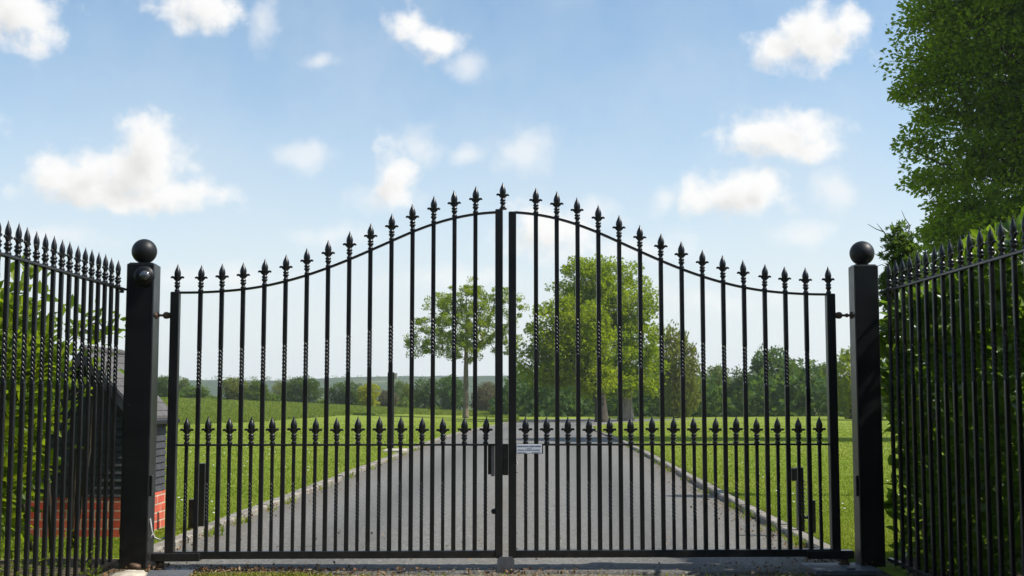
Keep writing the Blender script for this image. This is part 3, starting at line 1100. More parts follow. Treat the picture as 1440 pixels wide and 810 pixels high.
# gate posts
for s in (-1, 1):
    u = -2.229 if s < 0 else 2.240
    X, Y = GX + u * math.cos(YAW), GD + u * math.sin(YAW)
    root = empty('gate_post', (X, Y, 0), YAW)
    zt = zy(370.5 if s < 0 else 372.8, Y - 0.07)
    hw = 0.083 if s < 0 else 0.0765
    MB().box(-hw, hw, -hw, hw if s < 0 else hw - 0.03, -0.08, zt, 0.006).build('post_shaft', M['paint'], root)
    MB().box(-hw + 0.012, hw - 0.012, -hw + 0.012, hw - 0.042, zt, zt + 0.006, 0.002).build('post_cap', M['paint'], root)
    prof = [(0.040, zt + 0.006), (0.034, zt + 0.014)]
    for k in range(1, 16):
        a = -math.pi / 2 + math.pi * k / 16
        if math.cos(a) * 0.077 > 0.030 or a > 0:
            prof.append((0.077 * math.cos(a), zt + 0.082 + 0.077 * math.sin(a)))
    prof.append((0.002, zt + 0.159))
    MB().lathe(prof, seg=28).build('ball_finial', M['satin'], root)
    zl0, zl1 = zy(697, Y), zy(668, Y)
    MB().box(-s * hw - 0.014 if s > 0 else hw + 0.001, -s * hw - 0.001 if s > 0 else hw + 0.014, -0.060, -0.020, zl0, zl1, 0.003).build('side_plate', M['paint'], root)
    zh = zy(443.5, Y)
    MB().lathe([(0.026, 0.0), (0.024, -s * 0.006), (0.013, -s * 0.011)] if True else None, (-s * hw, 0, zh), 6, 'x', smooth=False).build('hinge_nut', M['rust'], root)
    if s < 0:
        tag(root, 'square black iron post with ball top and round glass lamp on its face', 'gate post', 'iron posts either side of the gates')
        c = at(203, 388.5, Y - hw)
        lx, lz = c[0] - X, c[2]
        y0 = -hw
        hs = MB()
        hs.lathe([(0.060, y0 - 0.001), (0.063, y0 - 0.010), (0.062, y0 - 0.024), (0.052, y0 - 0.031), (0.040, y0 - 0.040)], (lx, 0, lz), 28, 'y')
        o = hs.build('lamp_housing', M['plastic'], root)
        MB().lathe([(0.036, y0 - 0.0405), (0.037, y0 - 0.046), (0.031, y0 - 0.049)], (lx + 0.012, 0, lz), 24, 'y').build('lens_rim', M['plastic'], o)
        MB().lathe([(0.0305, y0 - 0.0495), (0.027, y0 - 0.056), (0.016, y0 - 0.062), (0.003, y0 - 0.064)], (lx + 0.012, 0, lz), 20, 'y').build('lens', M['lens'], o)
        cb = MB()
        c1 = [(hw, -0.03, 0.30), (hw + 0.012, -0.03, 0.225), (hw + 0.03, -0.028, 0.185), (hw + 0.06, -0.02, 0.172), (hw + 0.088, -0.012, 0.185)]
        cb.tube(c1, 0.0055, 7)
        cb.tube([(hw, -0.04, 0.165), (hw + 0.012, -0.04, 0.195), (hw + 0.020, -0.036, 0.21)], 0.003, 6)
        cb.build('cable', M['steel_pale'], root)
        MB().lathe([(0.030, -hw + 0.0), (0.032, -hw - 0.012), (0.022, -hw - 0.020)], (0, 0.0, zy(746, Y)), 12, 'x').build('side_knob', M['plastic'], root)
    else:
        tag(root, 'square black iron post with ball top and plain face beside the dark laurel hedge', 'gate post', 'iron posts either side of the gates')

# centre ground stop
gs = MB()
zt = gzp(781.5)
w2, z_ = 0.052, -0.06
pr = [(-w2, z_), (w2, z_), (w2, zt - 0.016), (w2 - 0.018, zt), (-w2 + 0.018, zt), (-w2, zt - 0.016)]
vs = [(x, -0.058, z) for x, z in pr] + [(x, -0.044, z) for x, z in pr]
gs.add(vs, [tuple(range(6)), tuple(range(11, 5, -1))] + [(i, i + 6, (i + 1) % 6 + 6, (i + 1) % 6) for i in range(6)])
gs.box(-0.05, 0.05, -0.044, 0.10, -0.035, -0.010)
o = gs.build('gate_stop', M['steel'], None, (GX, GD, 0))
o.rotation_euler = (0, 0, YAW)
tag(o, 'grey steel stop plate standing on the ground where the two gates meet', 'gate stop')

# steel plates on the ground under the pivots
for s, lab in ((-1, 'flat grey steel plate on the ground under the left gate pivot, beside litter'),
               (1, 'flat grey steel plate on the ground under the right gate pivot, small block on it')):
    mb = MB()
    c, q = (GX + s * 2.07 * math.cos(YAW), GD + s * 2.07 * math.sin(YAW))
    root = empty('pivot_plate', (c, q - 0.10, -0.010 if s < 0 else 0.004), YAW)
    x0, x1 = (-0.06, 0.20) if s < 0 else (-0.24, 0.16)
    MB().box(x0, x1, -0.20, 0.17, -0.025, 0.004, 0.002).build('plate', M['steel'], root)
    MB().lathe([(0.035, 0.0045), (0.035, 0.012), (0.026, 0.014)], (s * 0.015, 0.10, 0), 14).build('pivot_socket', M['rust'], root)
    if s > 0:
        MB().box(-0.05, 0.0, -0.19, -0.15, 0.0045, 0.018, 0.003).build('block', M['steel'], root)
    tag(root, lab, 'metal plate', 'pivot plates under the gates')


# railings
def railing(s, d_far, X0, n_vis, pitch, n_extra, ztop, label):
    root = empty('railing', (X0, d_far, 0))
    tag(root, label, 'railing', 'railings running forward from the gate posts')
    n = n_vis + n_extra
    zt = ztop
    tw1 = 1.335
    bm_ = bar_mesh(0.03, zt, 0.0110, 1.105, tw1)
    fin_rot = R(90)
    for k in range(n):
        b = link('bar', bm_, root, (0, -k * pitch, 0))
        b.rotation_euler = (0, 0, R(90))
        link('finial', FIN_SIDE, b, (0, 0, zt + 0.004))
    Ln = n * pitch
    MB().box(-0.016, 0.016, -Ln, 0.13, zt - 0.007, zt + 0.007, 0.002).build('top_rail', M['paint'], root)
    MB().box(-0.016, 0.016, -Ln, 0.13, 0.045, 0.062, 0.002).build('bottom_rail', M['paint'], root)
    MB().lathe([(0.012, zt - 0.024), (0.014, zt - 0.016), (0.010, zt - 0.008)], (0, 0.085, 0), 8).build('rail_bolt', M['paint'], root)
    return root


railing(-1, 7.57, -2.368, 17, 0.1187, 6, zy(404.5, 7.57), 'black iron spear-headed railing at left, in front of sunlit shrubs')
railing(1, 7.65, 2.288, 16, 0.1369, 6, zy(408.5, 7.65), 'black iron spear-headed railing at right, in front of the dark hedge')

# short posts behind the gates
p = ground_hit(282, 745)
root = empty('safety_post', tuple(p))
pw = 0.033
MB().box(-pw, pw, -pw, pw, -0.04, zy(651.5, p[1]) - p[2], 0.004).build('post', M['paint'], root)
MB().box(-0.092, -0.052, -0.03, 0.03, 0.015, zy(702, p[1]) - p[2], 0.004).build('side_box', M['paint'], root)
MB().box(-0.051, -0.034, -0.01, 0.01, 0.10, 0.12).build('link_bar', M['paint'], root)
tag(root, 'short plain black box post with a lower box on its left, behind the left gate', 'short post', 'short black posts behind the gates')
p = ground_hit(1126, 750)
root = empty('safety_post', tuple(p))
MB().box(-0.026, 0.026, -0.028, 0.028, -0.04, zy(657, p[1]) - p[2], 0.004).build('post', M['paint'], root)
MB().box(-0.066, -0.0275, -0.03, 0.03, zy(676, p[1]) - p[2], zy(658, p[1]) - p[2], 0.006).build('head_box', M['plastic'], root)
MB().box(0.065, 0.112, -0.03, 0.03, -0.02, zy(703, p[1]) - p[2], 0.004).build('side_box', M['paint'], root)
MB().box(0.0265, 0.0645, -0.012, 0.012, 0.11, 0.135).build('link_bar', M['paint'], root)
ch = MB()
for k in range(11):
    ch.lathe([(0.006, -0.004), (0.009, 0.0), (0.006, 0.004)], (0.030 + 0.004 * math.sin(k), -0.034, 0.10 + 0.030 * k), 6)
ch.build('chain', M['steel'], root)
tag(root, 'short black post with head box and hanging chain, behind the right gate', 'short post', 'short black posts behind the gates')

p = ground_hit(549, 631)
root = empty('tall_post', tuple(p))
ht = zy(523.5, p[1]) - p[2]
MB().box(-0.068, 0.068, -0.06, 0.06, -0.05, ht, 0.008).build('post', M['paint'], root)
MB().box(0.070, 0.135, -0.05, 0.05, ht - 0.135, ht - 0.015, 0.008).build('head_box', M['greyplate'], root)
tag(root, 'slim tall black post with a small box at its head, on the left lawn', 'post')
p2 = ground_hit(560, 633)
mb = MB()
mb.box(-0.20, 0.22, -0.45, 0.45, -0.02, 0.045, 0.012)
o = mb.build('stone_slab', M['stone'], None, (p2[0], p2[1] - 0.7, p2[2]))
tag(o, 'pale flat stone slab lying in the grass by the slim black post', 'stone slab')

# ---------------------------------------------------------------- hut
hx0, hx1 = -3.58, -2.80
hy0, hy1 = 9.48, 10.28
ez, az = 0.90, 1.345
ax = (hx0 + hx1) / 2
root = empty('hut', (hx1, hy0, 0))
tag(root, 'small black weatherboarded hut with brick base and grey tiled roof behind the left railing', 'hut')


def rel(x, y, z): return (x - hx1, y - hy0, z)


zbk = 0.295
MB().box(hx0 - hx1 - 0.012, 0.012, -0.012, hy1 - hy0 + 0.012, -0.05, zbk, 0.004).build('brick_base', M['brick'], root)
cl = MB()
bh = 0.056
core = MB()
z = zbk + 0.003
while z < ez:
    t = min(bh * 1.0, ez - z + 0.02)
    # front, right, left boards: each leans out at its foot
    for (a, b, nx, ny) in (((hx0, hy0), (hx1, hy0), 0, -1), ((hx1, hy0), (hx1, hy1), 1, 0), ((hx0, hy1), (hx0, hy0), -1, 0), ((hx1, hy1), (hx0, hy1), 0, 1)):
        o1, o0 = 0.016, 0.003
        vs = [rel(a[0] + nx * o1, a[1] + ny * o1, z), rel(b[0] + nx * o1, b[1] + ny * o1, z),
              rel(b[0] + nx * o0, b[1] + ny * o0, z + t), rel(a[0] + nx * o0, a[1] + ny * o0, z + t),
              rel(a[0], a[1], z), rel(b[0], b[1], z)]
        cl.add(vs, [(0, 1, 2, 3), (4, 5, 1, 0)])
    z += bh
zg = z
while zg < az - 0.04:
    hwid = (hx1 - hx0) / 2 * (az - zg) / (az - ez)
    hwid2 = (hx1 - hx0) / 2 * max(0, (az - zg - bh)) / (az - ez)
    for yy, ny in ((hy0, -1), (hy1, 1)):
        o1, o0 = 0.016, 0.003
        vs = [rel(ax - hwid, yy + ny * o1, zg), rel(ax + hwid, yy + ny * o1, zg), rel(ax + hwid2, yy + ny * o0, zg + bh), rel(ax - hwid2, yy + ny * o0, zg + bh),
              rel(ax - hwid, yy, zg), rel(ax + hwid, yy, zg)]
        cl.add(vs, [(0, 1, 2, 3), (4, 5, 1, 0)])
    zg += bh
cl.box(hx0 - hx1 + 0.001, -0.001, 0.001, hy1 - hy0 - 0.001, zbk + 0.001, ez)
cl.build('cladding', M['board'], root)
rf = MB()
ov = 0.07
sl = (az - ez) / (hx1 - ax)
for s in (-1, 1):
    xe = ax + s * ((hx1 - ax) + 0.055)
    ze = az - sl * ((hx1 - ax) + 0.055)
    y0, y1 = hy0 - ov, hy1 + ov
    vs = [rel(ax, y0, az + 0.02), rel(xe, y0, ze + 0.02), rel(xe, y1, ze + 0.02), rel(ax, y1, az + 0.02),
          rel(ax, y0, az + 0.055), rel(xe, y0, ze + 0.055), rel(xe, y1, ze + 0.055), rel(ax, y1, az + 0.055)]
    rf.add(vs, [(0, 1, 2, 3), (4, 7, 6, 5), (0, 4, 5, 1), (1, 5, 6, 2), (2, 6, 7, 3)])
rfo = rf.build('roof', M['tiles'], root)
rg = MB()
rg.tube([rel(ax, hy0 - ov - 0.01, az + 0.05), rel(ax, hy1 + ov + 0.01, az + 0.05)], 0.028, 8)
rg.build('ridge', M['tiles'], rfo)
for yy in (hy0 - ov - 0.018, hy1 + ov + 0.002):
    fa = MB()
    xo = (hx1 - ax) + 0.06
    ze = az - sl * xo
    vs = []
    for y_ in (yy, yy + 0.016):
        vs += [rel(ax - xo, y_, ze - 0.055), rel(ax, y_, az - 0.055), rel(ax + xo, y_, ze - 0.055), rel(ax + xo, y_, ze + 0.04), rel(ax, y_, az + 0.04), rel(ax - xo, y_, ze + 0.04)]
    fa.add(vs, [(0, 1, 4, 5), (1, 2, 3, 4), (6, 11, 10, 7), (7, 10, 9, 8), (0, 6, 7, 1), (1, 7, 8, 2), (5, 4, 10, 11), (4, 3, 9, 10), (2, 8, 9, 3), (0, 5, 11, 6)])
    fa.build('bargeboard', M['board'], root)
gt = MB()
xe = hx1 + 0.075
gt.box(xe - hx1 - 0.03, xe - hx1 + 0.012, -ov, hy1 - hy0 + ov + 0.05, ez - 0.075, ez - 0.040, 0.006)
gt.build('gutter', M['plastic'], root)


# ---------------------------------------------------------------- shrubs and hedge
def shrub(name, label, cat, base, lobes, n_clump, per, clump_r, leaf, mat, seed, stems=6, tmpl=LEAF6, width=0.42, group=None, up=0.3):
    r = np.random.default_rng(seed)
    root = empty(name, base)
    tag(root, label, cat, group)
    cl = lobe_points(lobes, n_clump, r, 0.25)
    b = MB()
    low = cl[:, 2].min()
    st = []
    for k in range(stems):
        l = lobes[k % len(lobes)]
        x, y = l[0] + r.normal() * l[3] * 0.4, l[1] + r.normal() * l[4] * 0.4
        zt = l[2] + l[5] * r.uniform(0.2, 0.8)
        pts = [(x * 0.6 + r.normal() * 0.05, y * 0.7 + r.normal() * 0.05, 0), (x * 0.85, y * 0.9, zt * 0.45), (x, y, zt)]
        b.tube(pts, [0.016, 0.012, 0.006], 6)
        st += [np.array(p) for p in pts[1:]] + [np.array(pts[1]) * 0.5 + np.array(pts[2]) * 0.5]
    st = np.array(st)
    for c in cl:
        j = np.argmin(np.linalg.norm(st - c, axis=1))
        b.tube([st[j], (st[j] + c) / 2 + r.normal(size=3) * 0.03, c], [0.006, 0.005, 0.0025], 4)
    b.build('stems', M['bark_dark'], root)
    n = len(cl) * per
    idx = np.repeat(np.arange(len(cl)), per)
    off = r.normal(size=(n, 3)) * clump_r * 0.6
    pos = cl[idx] + off
    out = unit(off)
    out[:, 2] += 0.35
    var = r.uniform(0, 0.75, len(cl))[idx] * 0.6 + r.uniform(0, 0.5, n)
    link('foliage', leaves('foliage', pos, leaf, mat, tmpl, width, unit(out), 0.6, up, var, r), root)
    return root


b0 = (-3.3, 7.2, 0.0)
shrub('shrub', 'tall sunlit shrub with large yellow green leaves behind the left railing', 'shrub', b0,
      [(-0.10, 0.1, 1.24, 0.56, 0.9, 0.48), (0.10, 0.55, 1.15, 0.34, 0.5, 0.62), (-0.2, -0.6, 1.08, 0.5, 0.7, 0.54), (0.0, 0.2, 0.65, 0.42, 0.8, 0.5), (-0.1, -0.5, 0.35, 0.5, 0.8, 0.4)],
      1000, 18, 0.14, 0.105, M['leaf_lit'], 11, 9)
shrub('shrub', 'thin sprig of green leaves rising above the hut roof behind the left railing', 'shrub', (-3.05, 8.6, 0.0),
      [(0.08, 0.1, 1.42, 0.26, 0.25, 0.26), (0.0, 0.0, 1.05, 0.16, 0.2, 0.3), (-0.25, 0, 1.5, 0.2, 0.3, 0.25)], 30, 9, 0.10, 0.075, M['leaf_lit'], 12, 4)
shrub('shrub', 'larger leafy shrub at the far left edge behind the lit shrub', 'shrub', (-4.9, 8.8, 0.0),
      [(0, 0, 1.15, 0.9, 0.8, 0.85), (-0.2, -1.2, 0.9, 0.9, 0.9, 0.8), (0.3, -0.4, 0.5, 0.8, 0.8, 0.5)], 240, 12, 0.16, 0.11, M['leaf_lit'], 13, 8)

# laurel hedge on the right
r = np.random.default_rng(21)
HX0, HX1, HY0, HY1, HZ = 2.53, 4.1, 4.2, 8.30, 1.62
htop = lambda y: HZ + 0.075 * (HY1 - y)
hroot = empty('laurel_hedge', ((HX0 + HX1) / 2, (HY0 + HY1) / 2, 0))
tag(hroot, 'dense dark laurel hedge with glossy leaves pressed behind the right railing', 'hedge')
P_, O_, V_ = [], [], []


def face(n, fn, o, vlo, vhi):
    for _ in range(n):
        P_.append(fn())
        O_.append(o)
        V_.append(r.uniform(vlo, vhi))


und = lambda y, z: 0.07 * math.sin(4.1 * y + 2 * z) + 0.05 * math.sin(9 * y - 5 * z)
def left_f():
    y = r.uniform(HY0, HY1 + 0.05)
    z = r.uniform(0.03, htop(y))
    return (HX0 + und(y, z) + abs(r.normal()) * 0.10, y, z)
def top_f():
    x, y = r.uniform(HX0, HX1), r.uniform(HY0, HY1)
    return (x, y, htop(y) + 0.05 * math.sin(5 * x + 3 * y) + r.normal() * 0.05)
def end_f():
    x, z = r.uniform(HX0 - 0.02, HX1), r.uniform(0.03, HZ)
    return (x, HY1 + und(x, z) - abs(r.normal()) * 0.08, z)
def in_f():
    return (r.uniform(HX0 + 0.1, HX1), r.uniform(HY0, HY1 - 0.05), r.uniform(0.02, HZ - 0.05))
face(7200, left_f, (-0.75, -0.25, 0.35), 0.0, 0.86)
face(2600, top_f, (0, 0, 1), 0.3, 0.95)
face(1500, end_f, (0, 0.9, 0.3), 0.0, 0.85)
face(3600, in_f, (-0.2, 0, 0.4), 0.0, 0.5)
# pale young shoots
for _ in range(75):
    if r.uniform() < 0.7:
        c = np.array(top_f())
        yy_ = 6.0 + (c[1] - HY0) / (HY1 - HY0) * 1.6
        c = np.array([c[0], yy_, htop(yy_) + r.uniform(0.02, 0.14)])
    else:
        c = np.array(left_f()) + np.array([-0.05, 0, 0])
    for k in range(7):
        P_.append(c + r.normal(size=3) * 0.018)
        O_.append(unit(np.array([r.normal() * 0.35 - 0.1, r.normal() * 0.35, 1.0])))
        V_.append(r.uniform(0.93, 1.0))
P_, O_, V_ = np.array(P_), unit(np.array(O_, float)), np.array(V_)
P_ = P_ - np.array(hroot.location)
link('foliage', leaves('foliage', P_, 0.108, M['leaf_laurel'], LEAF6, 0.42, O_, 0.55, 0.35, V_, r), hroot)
st = MB()
for k in range(26):
    x, y = r.uniform(HX0 + 0.1, HX1) - hroot.location.x, r.uniform(HY0, HY1) - hroot.location.y
    pts = [(x, y, 0), (x + r.normal() * 0.06, y + r.normal() * 0.08, 0.7), (x + r.normal() * 0.14, y + r.normal() * 0.16, 1.65)]
    st.tube(pts, [0.022, 0.016, 0.006], 6)
st.build('stems', M['bark_dark'], hroot)

# ---------------------------------------------------------------- trees
def tp(px, d):
    x = (px - 720) / F * d * CP
    return np.array([x, d, float(gz(x, d))])


def lob(px, py, d, wpx, hpx, base, dep=1.0, dd=0.0):
    c = at(px, py, d + dd) - base
    s = d / F
    return (c[0], c[1], c[2], wpx * s, wpx * s * dep, hpx * s)


# big tree at the right edge
bt = np.array([18.6, 34.5, 0.0])
bt[2] = float(gz(bt[0], bt[1]))
D = 34.0
lobes = [lob(1334, 108, D, 68, 54, bt, 0.8), lob(1306, 192, D, 32, 34, bt, 1.0), lob(1348, 250, D, 56, 40, bt, 0.8), lob(1400, 40, D, 100, 80, bt, 0.8), lob(1340, 20, D, 56, 50, bt),
         lob(1420, 190, D, 90, 85, bt, 0.7), lob(1405, 320, D, 104, 55, bt, 0.9, -0.5), lob(1345, 345, D, 46, 50, bt), lob(1540, 120, D, 130, 130, bt), lob(1480, -80, D, 150, 90, bt), lob(1560, 300, D, 130, 70, bt), lob(1400, -40, D, 80, 60, bt)]
tree('broad_tree', tuple(bt), 'large dense green tree rising behind the laurel hedge, its crown leaving the frame', [(0, 0, -0.3), (0.1, 0, 0.4), (0.1, 0.1, 2.4), (-0.2, 0.1, 5.0), (-0.35, 0.1, 7.8), (-0.2, 0, 10.8), (0.1, 0, 13.4)],
     [0.70, 0.56, 0.48, 0.43, 0.36, 0.25, 0.10], lobes, 900, 380, 0.82, 0.130, (M['bark_dark'], M['leaf_big']), seed=5, tmpl=LEAF4, tip=0.018, mind=0.62, width=0.62, shell=0.2, flatz=0.55)

# ragged small tree with bare twigs
b = tp(1268, 13.5)
rt = tree('small_tree', tuple(b), 'thin small tree with bare twigs just right of the right post ball', [(0.1, 0, -0.1), (0.08, 0, 1.0), (0.02, 0, 1.8), (0, 0, 2.4)], [0.05, 0.04, 0.03, 0.012],
          [lob(1268, 350, 13.5, 20, 24, b), lob(1272, 395, 13.5, 24, 40, b), lob(1258, 420, 13.5, 14, 40, b), lob(1262, 318, 13.5, 8, 10, b)], 110, 16, 0.11, 0.075, (M['bark_dark'], M['leaf_dark']), seed=9, tip=0.004, tmpl=TUFT, width=1.0, shell=0.1)
tw = MB()
def twig(pp, r0):
    q = [at(x, y, 13.5) - b for x, y in pp]
    tw.tube(q, [r0 * (1 - 0.8 * i / (len(q) - 1)) for i in range(len(q))], 5)
twig([(1262, 345), (1250, 338), (1243, 326), (1232, 322), (1220, 315)], 0.012)
twig([(1243, 326), (1236, 318), (1233, 314)], 0.006)
twig([(1268, 350), (1276, 330), (1280, 318), (1272, 306), (1268, 296)], 0.010)
twig([(1262, 360), (1248, 352), (1232, 358), (1224, 352)], 0.008)
twig([(1258, 380), (1240, 372), (1224, 378)], 0.007)
tw.build('bare_twigs', M['bark_dark'], rt)

# young tree left of the drive
b = ground_hit(655, 588)
d = b[1]
b = np.array(b)
s_ = d / F
tree('young_tree', tuple(b), 'young slender tree with an open crown on the lawn left of the drive', [(0, 0, -0.2), (0, 0, 0.25), (0, 0, 60 * s_), (0.02, 0, 95 * s_), (0.05, 0, 140 * s_), (0, 0, 175 * s_)],
     [6 * s_, 4.2 * s_, 3.4 * s_, 2.6 * s_, 1.2 * s_, 0.5 * s_],
     [lob(664, 458, d, 44, 34, b), lob(655, 445, d, 50, 46, b), lob(700, 440, d, 34, 40, b), lob(615, 470, d, 45, 32, b), lob(590, 482, d, 26, 20, b), lob(668, 415, d, 30, 24, b), lob(722, 425, d, 20, 28, b), lob(650, 492, d, 50, 18, b), lob(710, 485, d, 28, 20, b), lob(625, 430, d, 26, 26, b)],
     300, 110, 0.46, 0.125, (M['bark_young'], M['leaf_young']), seed=31, tip=0.012, tmpl=TUFT, width=1.0, shell=0.2, mind=0.22)

# two oaks at the bend
b = ground_hit(846, 593)
d = b[1]
s_ = d / F
tree('oak_tree', tuple(b), 'oak with a dark leaning trunk and low spreading crown beside the drive', [(0.1, 0, -0.3), (0, 0, 0.3), (-0.1, 0, 28 * s_), (-0.3, 0, 48 * s_), (-0.9, 0, 80 * s_), (-1.4, 0, 115 * s_)],
     [14 * s_, 9.5 * s_, 8.2 * s_, 8.0 * s_, 5 * s_, 2.0 * s_],
     [lob(790, 500, d, 44, 44, b), lob(770, 465, d, 30, 36, b), lob(820, 470, d, 44, 44, b), lob(760, 520, d, 22, 28, b), lob(828, 530, d, 36, 24, b), lob(790, 440, d, 22, 18, b), lob(738, 515, d, 14, 28, b)],
     120, 150, 0.84, 0.20, (M['bark_dark'], M['leaf_oak']), seed=41, tip=0.02, tmpl=TUFT, width=1.0, shell=0.35, mind=0.75)
b = ground_hit(880, 591)
d = b[1]
s_ = d / F
tree('oak_tree', tuple(b), 'tall oak with a thick pale trunk and broad domed crown', [(0, 0, -0.3), (0, 0, 0.3), (0.0, 0, 30 * s_), (0, 0, 60 * s_), (-0.3, 0, 110 * s_), (-0.4, 0, 160 * s_), (-0.3, 0, 200 * s_)],
     [15 * s_, 11 * s_, 9.2 * s_, 8.0 * s_, 6.5 * s_, 4 * s_, 1.5 * s_],
     [lob(855, 420, d, 54, 46, b), lob(818, 400, d, 36, 36, b), lob(858, 388, d, 36, 26, b), lob(895, 430, d, 34, 40, b), lob(825, 440, d, 44, 40, b), lob(900, 480, d, 32, 46, b), lob(862, 490, d, 60, 50, b), lob(915, 500, d, 20, 44, b), lob(880, 535, d, 48, 26, b), lob(840, 528, d, 40, 22, b), lob(805, 385, d, 18, 14, b)],
     235, 150, 0.90, 0.20, (M['bark_pale'], M['leaf_oak']), seed=43, tip=0.022, tmpl=TUFT, width=1.0, shell=0.35, mind=0.80)

# background trees: a few kinds, each placed as a thing of its own
def proto_meshes(seed, lobes, nc, per, cr, leaf, mat, bark, th):
    r = np.random.default_rng(seed)
    t = [(0, 0, -0.05), (0.0, 0, th * 0.3), (0.02, 0.01, th * 0.7), (0, 0, th)]
    tr = [0.035, 0.028, 0.022, 0.008]
    tb = MB()
    tb.tube(t, tr, 8)
    cl = lobe_points(lobes, nc, r, 0.45, 0.10)
    gb, _ = grow(t, tr, cl, 0.0022, r)
    tb.v, off = tb.v, len(tb.v)
    tb.f += [tuple(i + off for i in f) for f in gb.f]
    tb.v += gb.v
    tb.s += gb.s
    tm = tb.mesh('trunk', bark)
    n = nc * per
    idx = np.repeat(np.arange(len(cl)), per)
    n = len(idx)
    o_ = unit(r.normal(size=(n, 3))) * (r.uniform(0, 1, (n, 1)) ** 0.45) * cr * r.uniform(0.6, 1.3, len(cl))[idx][:, None] * np.array([1, 1, 0.8])
    pos = cl[idx] + o_
    out = unit(unit(o_) + unit(pos - cl.mean(0)))
    var = r.uniform(0, 0.7, len(cl))[idx] * 0.65 + r.uniform(0, 0.5, n)
    cms = {}
    V0 = leaves('crown', pos, leaf, M[mat], TUFT, 1.0, out, 0.5, 0.25, var, r)
    return tm, V0


PROTO = []
shapes = [
    [(0, 0, 0.62, 0.38, 0.38, 0.34), (-0.16, 0.05, 0.42, 0.30, 0.3, 0.30), (0.18, 0, 0.40, 0.30, 0.3, 0.30), (0.05, -0.1, 0.80, 0.2, 0.2, 0.18), (0, 0, 0.22, 0.36, 0.34, 0.2)],
    [(0, 0, 0.55, 0.30, 0.3, 0.42), (0.14, 0.05, 0.35, 0.28, 0.3, 0.3), (-0.16, 0, 0.34, 0.28, 0.3, 0.32), (-0.06, 0, 0.82, 0.16, 0.16, 0.18)],
    [(-0.2, 0, 0.5, 0.28, 0.3, 0.42), (0.15, 0, 0.6, 0.28, 0.3, 0.38), (0.0, 0.1, 0.3, 0.42, 0.34, 0.28), (0.30, 0, 0.36, 0.2, 0.2, 0.3), (-0.33, 0, 0.34, 0.16, 0.2, 0.28)],
]
MATS = ['leaf_dark', 'leaf_mid', 'leaf_olive', 'leaf_brown', 'leaf_lime', 'leaf_oak']
pcache = {}


def bg_tree(px, ytop, d, wpx, kind, shape, label, rz, group, cat='tree'):
    key = (kind, shape)
    if key not in pcache:
        pcache[key] = proto_meshes(100 + shape * 7 + len(kind), shapes[shape], 120, 44, 0.125, 0.042, kind, M['bark_dark'], 0.72)
    tm, cm = pcache[key]
    b = tp(px, d)
    h = zy(ytop, d) - b[2]
    w = wpx * d / F
    root = empty({'tree': 'background_tree', 'bush': 'background_bush'}[cat], tuple(b))
    tag(root, label, cat, group)
    root.rotation_euler = (0, 0, rz)
    sc_ = (w / 1.02, w / 1.02, h / 1.02)
    for nme, me_ in (('trunk', tm), ('crown', cm)):
        o = link(nme, me_, root)
        o.scale = sc_
    return root


